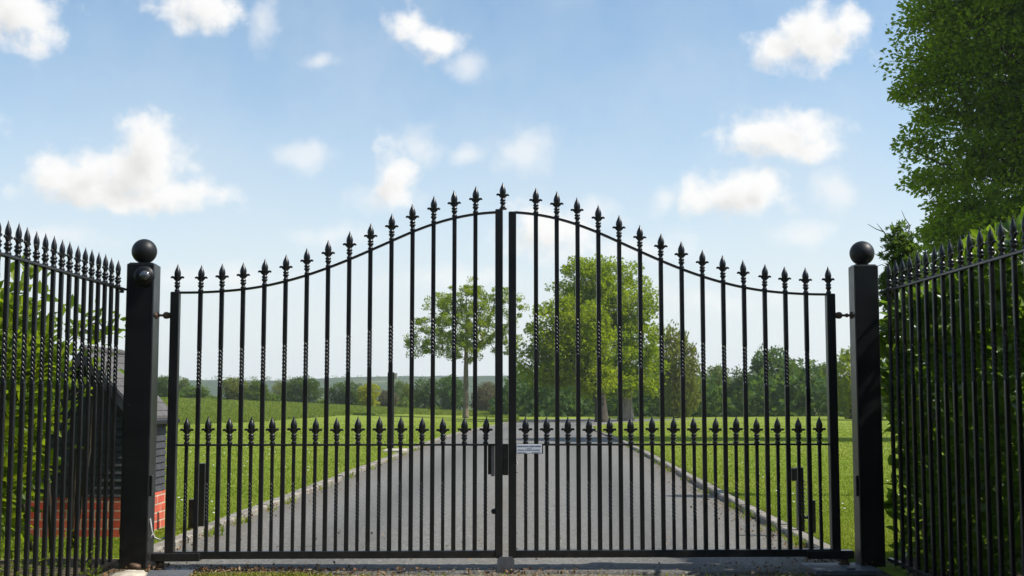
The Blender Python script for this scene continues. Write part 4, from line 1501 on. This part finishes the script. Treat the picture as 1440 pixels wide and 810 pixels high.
GL = 'trees and bushes along the far edge of the left field'
GRT = 'trees of the dark wood beyond the right lawn'
BG = [
    (230, 527, 160, 34, 'leaf_dark', 0, 'dark far tree seen between the left post and gate stile, above the hut roof', GL, 'tree'),
    (275, 541, 168, 46, 'leaf_mid', 2, 'low green bush first right of the left gate stile at the field edge', GL, 'bush'),
    (330, 530, 170, 50, 'leaf_olive', 0, 'olive green tree at the far field edge left of the round dark bush', GL, 'tree'),
    (362, 534, 168, 44, 'leaf_mid', 1, 'fresher green tree joined to the right of the olive tree', GL, 'tree'),
    (425, 528, 170, 60, 'leaf_dark', 0, 'large round dark bush alone at the far edge of the field', GL, 'bush'),
    (487, 536, 171, 58, 'leaf_dark', 2, 'wide dark bush left of the lime yellow one', GL, 'bush'),
    (519, 537, 166, 40, 'leaf_lime', 0, 'lime yellow bush, the brightest at the field edge', GL, 'bush'),
    (545, 548, 172, 36, 'leaf_brown', 0, 'brownish bush behind the slim black post', GL, 'bush'),
    (574, 541, 176, 30, 'leaf_olive', 1, 'pale olive tree between the slim post and the first dark tree', GL, 'tree'),
    (598, 530, 168, 40, 'leaf_dark', 2, 'dark tree left of the young tree at the field edge', GL, 'tree'),
    (634, 526, 165, 54, 'leaf_dark', 0, 'taller dark green tree just left of the young trunk', GL, 'tree'),
    (684, 536, 165, 50, 'leaf_brown', 2, 'brownish tree right of the young trunk', GL, 'tree'),
    (717, 546, 170, 28, 'leaf_mid', 1, 'small green tree seen in the gap between the meeting stiles', GL, 'tree'),
    (757, 518, 150, 66, 'leaf_dark', 0, 'blue green dark tree directly right of the meeting stiles', GRT, 'tree'),
    (802, 535, 145, 60, 'leaf_mid', 2, 'mid green tree under the low oak crown', GRT, 'tree'),
    (850, 530, 140, 66, 'leaf_dark', 1, 'dark tree behind and between the two oak trunks', GRT, 'tree'),
    (912, 520, 140, 60, 'leaf_dark', 2, 'dark tree right behind the pale oak trunk', GRT, 'tree'),
    (952, 456, 118, 74, 'leaf_olive', 0, 'tall olive brown tree right of the tall oak', GRT, 'tree'),
    (970, 520, 135, 60, 'leaf_dark', 1, 'dark tree low behind the olive brown tree', GRT, 'tree'),
    (1008, 513, 140, 62, 'leaf_mid', 0, 'mid green tree with feathery top at the dip in the skyline', GRT, 'tree'),
    (1046, 516, 138, 52, 'leaf_dark', 2, 'dark tree left of the rounded highest wood tree', GRT, 'tree'),
    (1086, 483, 135, 76, 'leaf_dark', 0, 'highest rounded dark tree of the right wood', GRT, 'tree'),
    (1130, 503, 130, 66, 'leaf_mid', 2, 'mid green tree right of the rounded highest one', GRT, 'tree'),
    (1162, 510, 134, 56, 'leaf_mid', 1, 'green tree directly behind the right hinge stile', GRT, 'tree'),
    (1196, 488, 112, 66, 'leaf_oak', 0, 'bright yellow green tree left of the right gate post', GRT, 'tree'),
    (1252, 470, 105, 90, 'leaf_oak', 2, 'yellow green tree just right of the right gate post behind the hedge', GRT, 'tree'),
    (1330, 450, 110, 110, 'leaf_mid', 0, 'green tree hidden low behind the hedge at right', GRT, 'tree'),
    (258, 531, 255, 34, 'leaf_mid', 1, 'pale hazy tree standing behind the low bush near the left stile', GL, 'tree'),
    (398, 536, 250, 40, 'leaf_olive', 0, 'pale hazy tree between the green tree and the round dark bush', GL, 'tree'),
    (562, 535, 250, 36, 'leaf_mid', 0, 'pale hazy tree right above the head box of the slim post', GL, 'tree'),
    (735, 545, 240, 44, 'leaf_mid', 2, 'pale hazy tree behind the meeting stiles', GL, 'tree'),
]
for k, (px, yt, d, wpx, kind, shape, lab, grp, cat) in enumerate(BG):
    bg_tree(px, yt, d, wpx, kind, shape, lab, (k * 2.399) % 6.28, grp, cat)

# unseen trees added behind the camera so the iron fronts reflect dark foliage
r = np.random.default_rng(202)
for k, (x, y, w, h, kind) in enumerate([(-17, -11, 9, 9.5, 'leaf_dark'), (-9.5, -12, 9, 8.5, 'leaf_mid'), (-2.5, -11, 8.5, 9.0, 'leaf_dark'), (4.5, -12, 9, 8.0, 'leaf_dark'), (11.5, -11, 9, 9.5, 'leaf_mid'), (19, -12, 10, 9.0, 'leaf_dark')]):
    tm, cm = pcache[(kind, {'leaf_dark': 0, 'leaf_mid': 2}[kind])]
    root = empty('unseen_tree', (x, y, float(gz(x, y))), k * 1.3)
    tag(root, 'unseen leafy tree added behind the camera to darken reflections in the iron', 'tree', 'unseen trees added behind the camera')
    for nme, me_ in (('trunk', tm), ('crown', cm)):
        o = link(nme, me_, root)
        o.scale = (w / 0.92, w / 0.92, h / 0.98)

# dark undergrowth at the foot of the right wood
r = np.random.default_rng(77)
n = 11000
x = r.uniform(-2, 70, n)
dd_ = r.uniform(124, 139, n)
hh = 3.6 + 1.3 * np.sin(x * 0.5) + 0.9 * np.sin(x * 1.3 + 1)
z = gz(x, dd_) + r.uniform(0, 1, n) ** 1.3 * hh
me = leaves('undergrowth', np.stack([x, dd_, z], 1), 0.75, M['leaf_dark'], TUFT, 1.0, None, 0, 0.2, r.uniform(0, 0.6, n), r)
tag(link('undergrowth', me), 'dark mass of undergrowth along the foot of the right wood', 'undergrowth', kind='stuff')
n = 4200
x = r.uniform(-75, 2, n)
dd_ = r.uniform(171, 178, n)
hh = 0.35 + 0.5 * np.sin(x * 0.35) + 0.4 * np.sin(x * 0.9 + 1)
z = gz(x, dd_) + r.uniform(0, 1, n) ** 1.3 * hh
gap = np.sin(x * 0.55 + 1.0) + np.sin(x * 1.17) > -0.2
x, dd_, z = x[gap], dd_[gap], z[gap]
n = len(x)
me = leaves('hedgerow_growth', np.stack([x, dd_, z], 1), 0.75, M['leaf_mid'], TUFT, 1.0, None, 0, 0.2, r.uniform(0, 0.9, n), r)
tag(link('hedgerow_growth', me), 'low tangled hedgerow growth along the far edge of the left field', 'hedgerow', kind='stuff')


# ---------------------------------------------------------------- grass
def blades(name, x, d, hgt, wid, mat, label, cat, zoff=0.0, var=None, lean=0.5):
    r = rng
    n = len(x)
    z = gz(x, d) + zoff
    a = r.uniform(0, 2 * np.pi, n)
    h = hgt * r.uniform(0.5, 1.25, n)
    w = wid * r.uniform(0.7, 1.3, n)
    la = r.uniform(0, 2 * np.pi, n)
    ll = h * lean * r.uniform(0.2, 1.3, n)
    c = np.stack([x, d, z - 0.004], 1)
    side = np.stack([np.cos(a), np.sin(a), np.zeros(n)], 1) * w[:, None] / 2
    ln = np.stack([np.cos(la) * ll, np.sin(la) * ll, h], 1)
    V = np.stack([c - side, c + side, c + ln * 0.55 + side * 0.7 - np.stack([np.cos(la) * ll, np.sin(la) * ll, np.zeros(n)], 1) * 0.15, c + ln], 1).reshape(-1, 3)
    Fa = np.arange(n * 4).reshape(n, 4)
    if var is None: var = r.uniform(0, 1, n)
    return tag(link(name, np_mesh(name, V, Fa, mat, var)), label, cat, kind='stuff')


def lawn_pts(n, side, dmin, dmax, pw, xw):
    t = rng.uniform(0, 1, n)
    d = (dmin ** -pw + t * (dmax ** -pw - dmin ** -pw)) ** (-1 / pw)
    if side < 0:
        x = xl(d) - 0.17 - rng.uniform(0, 1, n) ** 1.0 * (xw * d)
    else:
        x = xr(d) + 0.17 + rng.uniform(0, 1, n) ** 1.0 * (xw * d)
    return x, d


x1, d1 = lawn_pts(150000, -1, 8.25, 95, 1.2, 0.25)
x2, d2 = lawn_pts(150000, 1, 8.25, 95, 1.2, 0.26)
xx, d_ = np.concatenate([x1, x2]), np.concatenate([d1, d2])
keep = ~((xx > hx0 - 0.05) & (xx < hx1 + 0.05) & (d_ > hy0 - 0.05) & (d_ < hy1 + 0.05))
xx, d_ = xx[keep], d_[keep]
patch = 0.5 + 0.28 * np.sin(xx * 1.7 + np.sin(d_ * 0.9)) * np.sin(d_ * 1.1 + 0.6) + 0.15 * np.sin(d_ * 2.6)
blades('lawn_grass', xx, d_, 0.014 + 0.0004 * d_, 0.0035 + 0.0006 * d_, M['grass'], 'short mown grass of the lawns beside the drive', 'grass', 0, np.clip(patch * 0.6 + rng.uniform(0, 0.5, len(xx)) - 0.05, 0, 1))

# meadow of longer grass on the left, beyond the mown edge
edge = [(-60, 612), (60, 607), (150, 602.5), (250, 598), (330, 594.5), (400, 590.5), (450, 587), (480, 584.5), (560, 582.5), (640, 584), (700, 587.5), (740, 591)]
eh = [ground_hit(*e) for e in edge]
exs = np.array([e[0] for e in eh]) ; eds = np.array([e[1] for e in eh])
angs = np.array([e[0] / e[1] for e in eh])
n = 90000
an = rng.uniform(angs.min(), 0.005, n)
dn = np.interp(an, angs, eds)
t = rng.uniform(0, 1, n)
dm = dn * (172 / dn) ** t
blades('meadow_grass', an * dm, dm, 0.20, 0.05 + 0.0011 * dm, M['meadow'], 'longer meadow grass left unmown across the left field', 'long grass', 0, None, 0.5)

# grass and weeds along kerbs and under the gate
n = 2600
sd = rng.choice([-1, 1], n)
d = 8.2 + rng.uniform(0, 1, n) ** 2 * 22
cl_ = np.sin(d * 2.7 + sd) + np.sin(d * 6.1 + 2 * sd)
k = cl_ > 0.55
sd, d = sd[k], d[k]
x = np.where(sd < 0, xl(d) + np.abs(rng.normal(size=len(d))) * 0.05, xr(d) - np.abs(rng.normal(size=len(d))) * 0.05)
blades('kerb_weeds', x, d, 0.07, 0.012, M['grass'], 'tufts of weeds growing along the foot of the kerbs', 'weeds', -0.02, None, 0.7)
n = 2300
ux = np.concatenate([rng.normal(-1.55, 0.22, 2600), rng.normal(-2.20, 0.25, 1800), rng.normal(1.75, 0.25, 350), rng.normal(0, 1.4, 350)])
uy = np.concatenate([rng.normal(7.66, 0.05, 2600), rng.normal(7.45, 0.22, 1800), rng.normal(7.85, 0.2, 350), rng.normal(7.64, 0.05, 350)])
blades('threshold_grass', ux, uy, 0.023, 0.007, M['grass'], 'sparse grass and moss in the dusty ground under the gates', 'grass', -0.030, np.clip(rng.uniform(0.2, 1.2, len(ux)), 0, 1), 0.9)

# verge weeds beside the left post
wr = np.random.default_rng(55)
pt, ot = [], []
for k in range(34):
    c = np.array([-2.30 - wr.uniform(0, 0.6), wr.uniform(5.6, 7.5), 0.02])
    hh = wr.uniform(0.06, 0.24)
    for j in range(34):
        a = wr.uniform(0, 6.28)
        t = wr.uniform(0.15, 1)
        pt.append(c + np.array([math.cos(a) * 0.06 * t, math.sin(a) * 0.06 * t, hh * t]))
        ot.append([math.cos(a), math.sin(a), 0.7])
me = leaves('verge_weeds', np.array(pt), 0.026, M['leaf_lit'], LEAF4, 0.4, unit(np.array(ot)), 0.7, 0.4, None, wr)
tag(link('verge_weeds', me), 'low feathery weeds at the foot of the left railing', 'weeds', kind='stuff')
pt = np.stack([wr.uniform(2.4, 3.2, 500), wr.uniform(4.5, 8.0, 500), wr.uniform(0.02, 0.12, 500)], 1)
me = leaves('ground_ivy', pt, 0.05, M['leaf_laurel'], LEAF4, 0.7, None, 0, 0.4, wr.uniform(0, 0.8, 500), wr)
tag(link('ground_ivy', me), 'dark ground cover below the right railing', 'ground cover', kind='stuff')

# fallen leaves and litter
n = 1500
lx, ly = [], []
for k in range(620):
    d = 8.1 + wr.uniform() ** 2 * 12
    lx.append(float(xr(d)) - abs(wr.normal()) * 0.16)
    ly.append(d)
for k in range(260):
    d = 8.1 + wr.uniform() ** 2 * 14
    lx.append(float(xl(d)) + abs(wr.normal()) * 0.14)
    ly.append(d)
for k in range(420):
    lx.append(wr.normal(-2.15, 0.22)); ly.append(wr.normal(7.52, 0.18))
for k in range(300):
    lx.append(wr.normal(1.75, 0.35)); ly.append(wr.normal(7.75, 0.2))
for k in range(150):
    lx.append(wr.normal(0.12, 0.3)); ly.append(wr.normal(7.72, 0.05))
for k in range(160):
    lx.append(wr.uniform(-2, 2)); ly.append(wr.uniform(7.1, 10))
for k in range(900):
    lx.append(-1.95 + abs(wr.normal()) * 0.7); ly.append(wr.normal(7.74, 0.07))
lx, ly = np.array(lx), np.array(ly)
pt = np.stack([lx, ly, gz(lx, ly) + np.where(ly < 7.72, -0.032, -0.012) + 0.004 + np.where(np.abs(lx) > 2.13, 0.035, 0)], 1)
me = leaves('fallen_leaves', pt, 0.023, M['dry'], LEAF4, 0.7, None, 0, 1.4, None, wr)
tag(link('fallen_leaves', me), 'dry fallen leaves and crumbs scattered at the kerb and gate feet', 'fallen leaves', kind='stuff')

# loose stone at the foot of the left post
def rock(name, c, sx, sy, szz, seed, label, mat):
    rr = np.random.default_rng(seed)
    mb = MB()
    vs, fs = [], []
    nu, nv = 14, 8
    for j in range(nv + 1):
        for i_ in range(nu):
            a, b_ = 2 * math.pi * i_ / nu, math.pi * j / nv
            p_ = np.array([math.cos(a) * math.sin(b_), math.sin(a) * math.sin(b_), math.cos(b_)])
            k_ = 1 + 0.10 * math.sin(3 * p_[0] + 5 * p_[2] + seed) + 0.06 * math.sin(9 * p_[1] + seed) + rr.normal() * 0.02
            p_ = np.sign(p_) * np.abs(p_) ** 0.7 * k_
            vs.append((p_[0] * sx, p_[1] * sy, p_[2] * szz))
    for j in range(nv):
        for i_ in range(nu):
            i2 = (i_ + 1) % nu
            fs.append((j * nu + i_, (j + 1) * nu + i_, (j + 1) * nu + i2, j * nu + i2))
    mb.add(vs, fs, True)
    o = mb.build(name, mat, None, c)
    tag(o, label, 'stone')
    return o


pq = at(183, 801, 7.35)
rock('kerb_stone', (pq[0] - 0.02, 7.36, -0.005), 0.10, 0.15, 0.036, 3, 'worn pale kerb stone at the foot of the left gate post', M['stone'])
pq = at(197, 793, 7.6)
rock('small_stone', (pq[0] - 0.02, 7.55, 0.035), 0.035, 0.03, 0.022, 5, 'small brown stone between the left post and the worn kerb stone', M['rust'])

# daisies and dandelions on the lawn
n = 420
xa, da = lawn_pts(n, -1, 11, 45, 0.8, 0.24)
xb, db = lawn_pts(n, 1, 11, 45, 0.8, 0.24)
pt = np.stack([np.concatenate([xa, xb]), np.concatenate([da, db]), np.zeros(2 * n)], 1)
pt[:, 2] = gz(pt[:, 0], pt[:, 1]) + 0.030 + 0.0005 * pt[:, 1]
fl = MB()
for p_ in pt[::5]:
    q = 0.009 + 0.0003 * p_[1]
    fl.lathe([(q, 0), (q * 0.7, 0.006)], tuple(p_), 6)
tag(fl.build('daisies', M['daisy']), 'tiny white daisies dotted over the lawns', 'daisies', kind='stuff')

# ---------------------------------------------------------------- haze
hz = MB()
hz.box(-1700, 1700, -60, 2400, -16, 70)
m, nt, out = new_mat('thin summer haze')
pv = nt.nodes.new('ShaderNodeVolumePrincipled')
pv.inputs['Color'].default_value = (0.90, 0.95, 1.0, 1)
pv.inputs['Density'].default_value = 0.00024
pv.inputs['Anisotropy'].default_value = 0.25
L(nt, pv.outputs[0], out.inputs['Volume'])
tag(hz.build('haze', m), kind='stuff')

# ---------------------------------------------------------------- sun and sky
SUN_EL, SUN_AZ = R(50), R(98)      # azimuth clockwise from +Y: high on the right, a little behind the camera
sd = bpy.data.lights.new('sun', 'SUN')
sd.energy = 4.8
sd.angle = R(0.53)
sd.color = (1.0, 0.95, 0.87)
so = bpy.data.objects.new('sun', sd)
COL.objects.link(so)
dirv = Vector((math.sin(SUN_AZ) * math.cos(SUN_EL), math.cos(SUN_AZ) * math.cos(SUN_EL), math.sin(SUN_EL)))
so.rotation_euler = (-dirv).to_track_quat('-Z', 'Y').to_euler()
so.location = dirv * 60

wd_ = bpy.data.worlds.new('World')
sc.world = wd_
wd_.use_nodes = True
wd_.cycles.sampling_method = 'MANUAL'
wd_.cycles.sample_map_resolution = 512
nt = wd_.node_tree
for n_ in list(nt.nodes):
    nt.nodes.remove(n_)
wo = nt.nodes.new('ShaderNodeOutputWorld')
bg = nt.nodes.new('ShaderNodeBackground')
STR = 0.115
bg.inputs['Strength'].default_value = STR
L(nt, bg.outputs[0], wo.inputs['Surface'])
sky = nt.nodes.new('ShaderNodeTexSky')
sky.sky_type = 'NISHITA'
sky.sun_disc = False
sky.sun_elevation = SUN_EL
sky.sun_rotation = SUN_AZ
sky.air_density = 1.0
sky.dust_density = 0.45
sky.ozone_density = 2.2

tc = nt.nodes.new('ShaderNodeTexCoord').outputs['Generated']
sp = N(nt, 'ShaderNodeSeparateXYZ')
L(nt, tc, sp.inputs[0])
az_ = math_n(nt, 'ARCTAN2', sp.outputs[0], sp.outputs[1])
el_ = math_n(nt, 'ARCSINE', sp.outputs[2])
cmb = N(nt, 'ShaderNodeCombineXYZ')
L(nt, az_, cmb.inputs[0])
L(nt, el_, cmb.inputs[1])


def azel(px, py):
    q = ray(px, py)
    q = q / np.linalg.norm(q)
    return math.atan2(q[0], q[1]), math.asin(q[2])


# (px, py, rx, ry, bias): bias > 0 thins the puff out
CL = [(185, 248, 78, 44, 0), (216, 212, 42, 42, 0), (150, 235, 40, 28, .05), (118, 262, 58, 28, .05), (78, 248, 34, 28, .12), (245, 272, 66, 22, .08), (170, 280, 112, 18, .1),
      (22, 18, 66, 56, .18), (288, 4, 74, 42, .22), (368, 26, 26, 44, .5),
      (572, 32, 36, 30, .28), (614, 62, 44, 30, .24), (655, 94, 34, 18, .3), (450, 86, 22, 11, .38), (430, 220, 42, 18, .3),
      (556, 252, 32, 50, .14), (590, 206, 36, 26, .42), (540, 280, 46, 20, .35), (657, 219, 26, 15, .36), (738, 212, 54, 30, .4),
      (1102, 68, 50, 30, .12), (1150, 55, 56, 40, .06), (1186, 34, 36, 32, .22),
      (1098, 190, 74, 34, .10), (1058, 186, 46, 30, .18), (1150, 207, 42, 22, .2),
      (1036, 272, 76, 34, .08), (1078, 262, 36, 30, .1), (985, 282, 44, 24, .24), (938, 280, 26, 18, .36), (1172, 270, 28, 28, .3), (1125, 331, 44, 18, .36),
      (775, 325, 84, 44, .24), (830, 300, 40, 24, .4), (60, 330, 90, 18, .55), (470, 330, 70, 20, .55), (900, 350, 90, 22, .5), (640, 390, 110, 24, .55), (320, 390, 120, 22, .6), (1000, 420, 120, 24, .6),
      (1480, 60, 90, 50, .15), (1650, 200, 110, 60, .1), (-160, 140, 110, 60, .1), (-300, 280, 120, 50, .1), (1800, 330, 140, 50, .15), (200, -160, 120, 60, .15), (900, -200, 140, 70, .1), (-520, 60, 150, 80, .1), (2100, 20, 160, 90, .1)]

grp = bpy.data.node_groups.new('cloud field', 'ShaderNodeTree')
grp.interface.new_socket('Co', in_out='INPUT', socket_type='NodeSocketVector')
grp.interface.new_socket('Field', in_out='OUTPUT', socket_type='NodeSocketFloat')
gi = grp.nodes.new('NodeGroupInput')
go = grp.nodes.new('NodeGroupOutput')
wn = N(grp, 'ShaderNodeTexNoise')
wn.inputs['Scale'].default_value = 26
wn.inputs['Detail'].default_value = 6
L(grp, gi.outputs[0], wn.inputs['Vector'])
vm = N(grp, 'ShaderNodeVectorMath', operation='MULTIPLY_ADD')
L(grp, wn.outputs['Color'], vm.inputs[0])
vm.inputs[1].default_value = (0.018, 0.018, 0)
vm2 = N(grp, 'ShaderNodeVectorMath', operation='ADD')
L(grp, gi.outputs[0], vm.inputs[2])
L(grp, vm.outputs[0], vm2.inputs[0])
vm2.inputs[1].default_value = (-0.009, -0.009, 0)
f1 = N(grp, 'ShaderNodeTexNoise')
f1.inputs['Scale'].default_value = 40
f1.inputs['Detail'].default_value = 7
f1.inputs['Roughness'].default_value = 0.56
L(grp, gi.outputs[0], f1.inputs['Vector'])
rag = math_n(grp, 'MULTIPLY', math_n(grp, 'SUBTRACT', f1.outputs['Fac'], 0.5), 1.9)
grp.interface.new_socket('Thin', in_out='OUTPUT', socket_type='NodeSocketFloat')
for k_, faint in enumerate((False, True)):
    cur = None
    for (px, py, rx, ry, bias) in CL:
        if (bias >= 0.29) != faint:
            continue
        b_ = bias - (0.26 if faint else 0)
        a, e = azel(px, py)
        ia, ie = F / (rx * 1.2), F / (ry * 1.2)
        q = N(grp, 'ShaderNodeVectorMath', operation='MULTIPLY_ADD')
        L(grp, vm2.outputs[0], q.inputs[0])
        q.inputs[1].default_value = (ia, ie, 0)
        q.inputs[2].default_value = (-a * ia, -e * ie, 0)
        l = N(grp, 'ShaderNodeVectorMath', operation='LENGTH')
        L(grp, q.outputs[0], l.inputs[0])
        val = l.outputs['Value']
        if b_ > 0.001:
            val = math_n(grp, 'ADD', val, b_)
        if cur is None:
            cur = val
        else:
            mm = grp.nodes.new('ShaderNodeMath')
            mm.operation = 'SMOOTH_MIN'
            L(grp, cur, mm.inputs[0])
            L(grp, val, mm.inputs[1])
            mm.inputs[2].default_value = 0.22
            cur = mm.outputs[0]
    L(grp, math_n(grp, 'ADD', math_n(grp, 'SUBTRACT', 1.0, cur), rag), go.inputs[k_])


def cloud_at(off):
    g = nt.nodes.new('ShaderNodeGroup')
    g.node_tree = grp
    if off:
        v = N(nt, 'ShaderNodeVectorMath', operation='ADD')
        L(nt, cmb.outputs[0], v.inputs[0])
        v.inputs[1].default_value = off
        L(nt, v.outputs[0], g.inputs[0])
    else:
        L(nt, cmb.outputs[0], g.inputs[0])
    return g.outputs[0], g.outputs[1]


f0, fth = cloud_at(None)
fu, _ = cloud_at((0.010, 0.013, 0))
mr = N(nt, 'ShaderNodeMapRange', interpolation_type='SMOOTHSTEP')
mr.inputs['From Min'].default_value = -0.20
mr.inputs['From Max'].default_value = 0.58
L(nt, f0, mr.inputs['Value'])
dens = mr.outputs[0]
mr3 = N(nt, 'ShaderNodeMapRange', interpolation_type='SMOOTHSTEP')
mr3.inputs['From Min'].default_value = -0.35
mr3.inputs['From Max'].default_value = 0.95
mr3.inputs['To Max'].default_value = 0.62
L(nt, fth, mr3.inputs['Value'])
dens = math_n(nt, 'MAXIMUM', dens, mr3.outputs[0])
mr2 = N(nt, 'ShaderNodeMapRange')
mr2.inputs['From Min'].default_value = 0.05
mr2.inputs['From Max'].default_value = 1.0
L(nt, fu, mr2.inputs['Value'])
CW = 6.5
ccol = ramp(nt, mr2.outputs[0], [(0.0, (1.0, 0.99, 0.98)), (0.40, (0.96, 0.945, 0.93)), (1.0, (0.80, 0.785, 0.77))])
ccol = mixc(nt, 1.0, ccol, (CW, CW, CW), 'MULTIPLY')
# thin high veil
vn = N(nt, 'ShaderNodeTexNoise')
vn.inputs['Scale'].default_value = 9
vn.inputs['Detail'].default_value = 8
vn.inputs['Roughness'].default_value = 0.6
L(nt, cmb.outputs[0], vn.inputs['Vector'])
veil = math_n(nt, 'MULTIPLY', ramp(nt, vn.outputs['Fac'], [(0.36, (0, 0, 0)), (0.68, (1, 1, 1))]), 0.30)
skyc = mixc(nt, veil, mixc(nt, 1.0, sky.outputs[0], (1.00, 1.08, 1.06), 'MULTIPLY'), (4.3, 4.9, 5.4))
# thick pale air low down, thinning with height
lowf = ramp(nt, math_n(nt, 'MULTIPLY', el_, 1.0 / R(20)), [(0.0, (0.94,) * 3), (0.2, (0.80,) * 3), (0.4, (0.46,) * 3), (0.62, (0.16,) * 3), (0.85, (0, 0, 0))])
skyc = mixc(nt, lowf, skyc, (5.35, 5.55, 5.75))
fin = mixc(nt, math_n(nt, 'MULTIPLY', dens, 0.97), skyc, ccol)
L(nt, fin, bg.inputs['Color'])

vs_ = sc.view_settings
sc.display_settings.display_device = 'sRGB'
vs_.view_transform = 'Standard'
vs_.look = 'None'
vs_.gamma = 1.0
vs_.use_curve_mapping = False
vs_.exposure = 0.45
sc.cycles.volume_bounces = 1
sc.cycles.max_bounces = 8
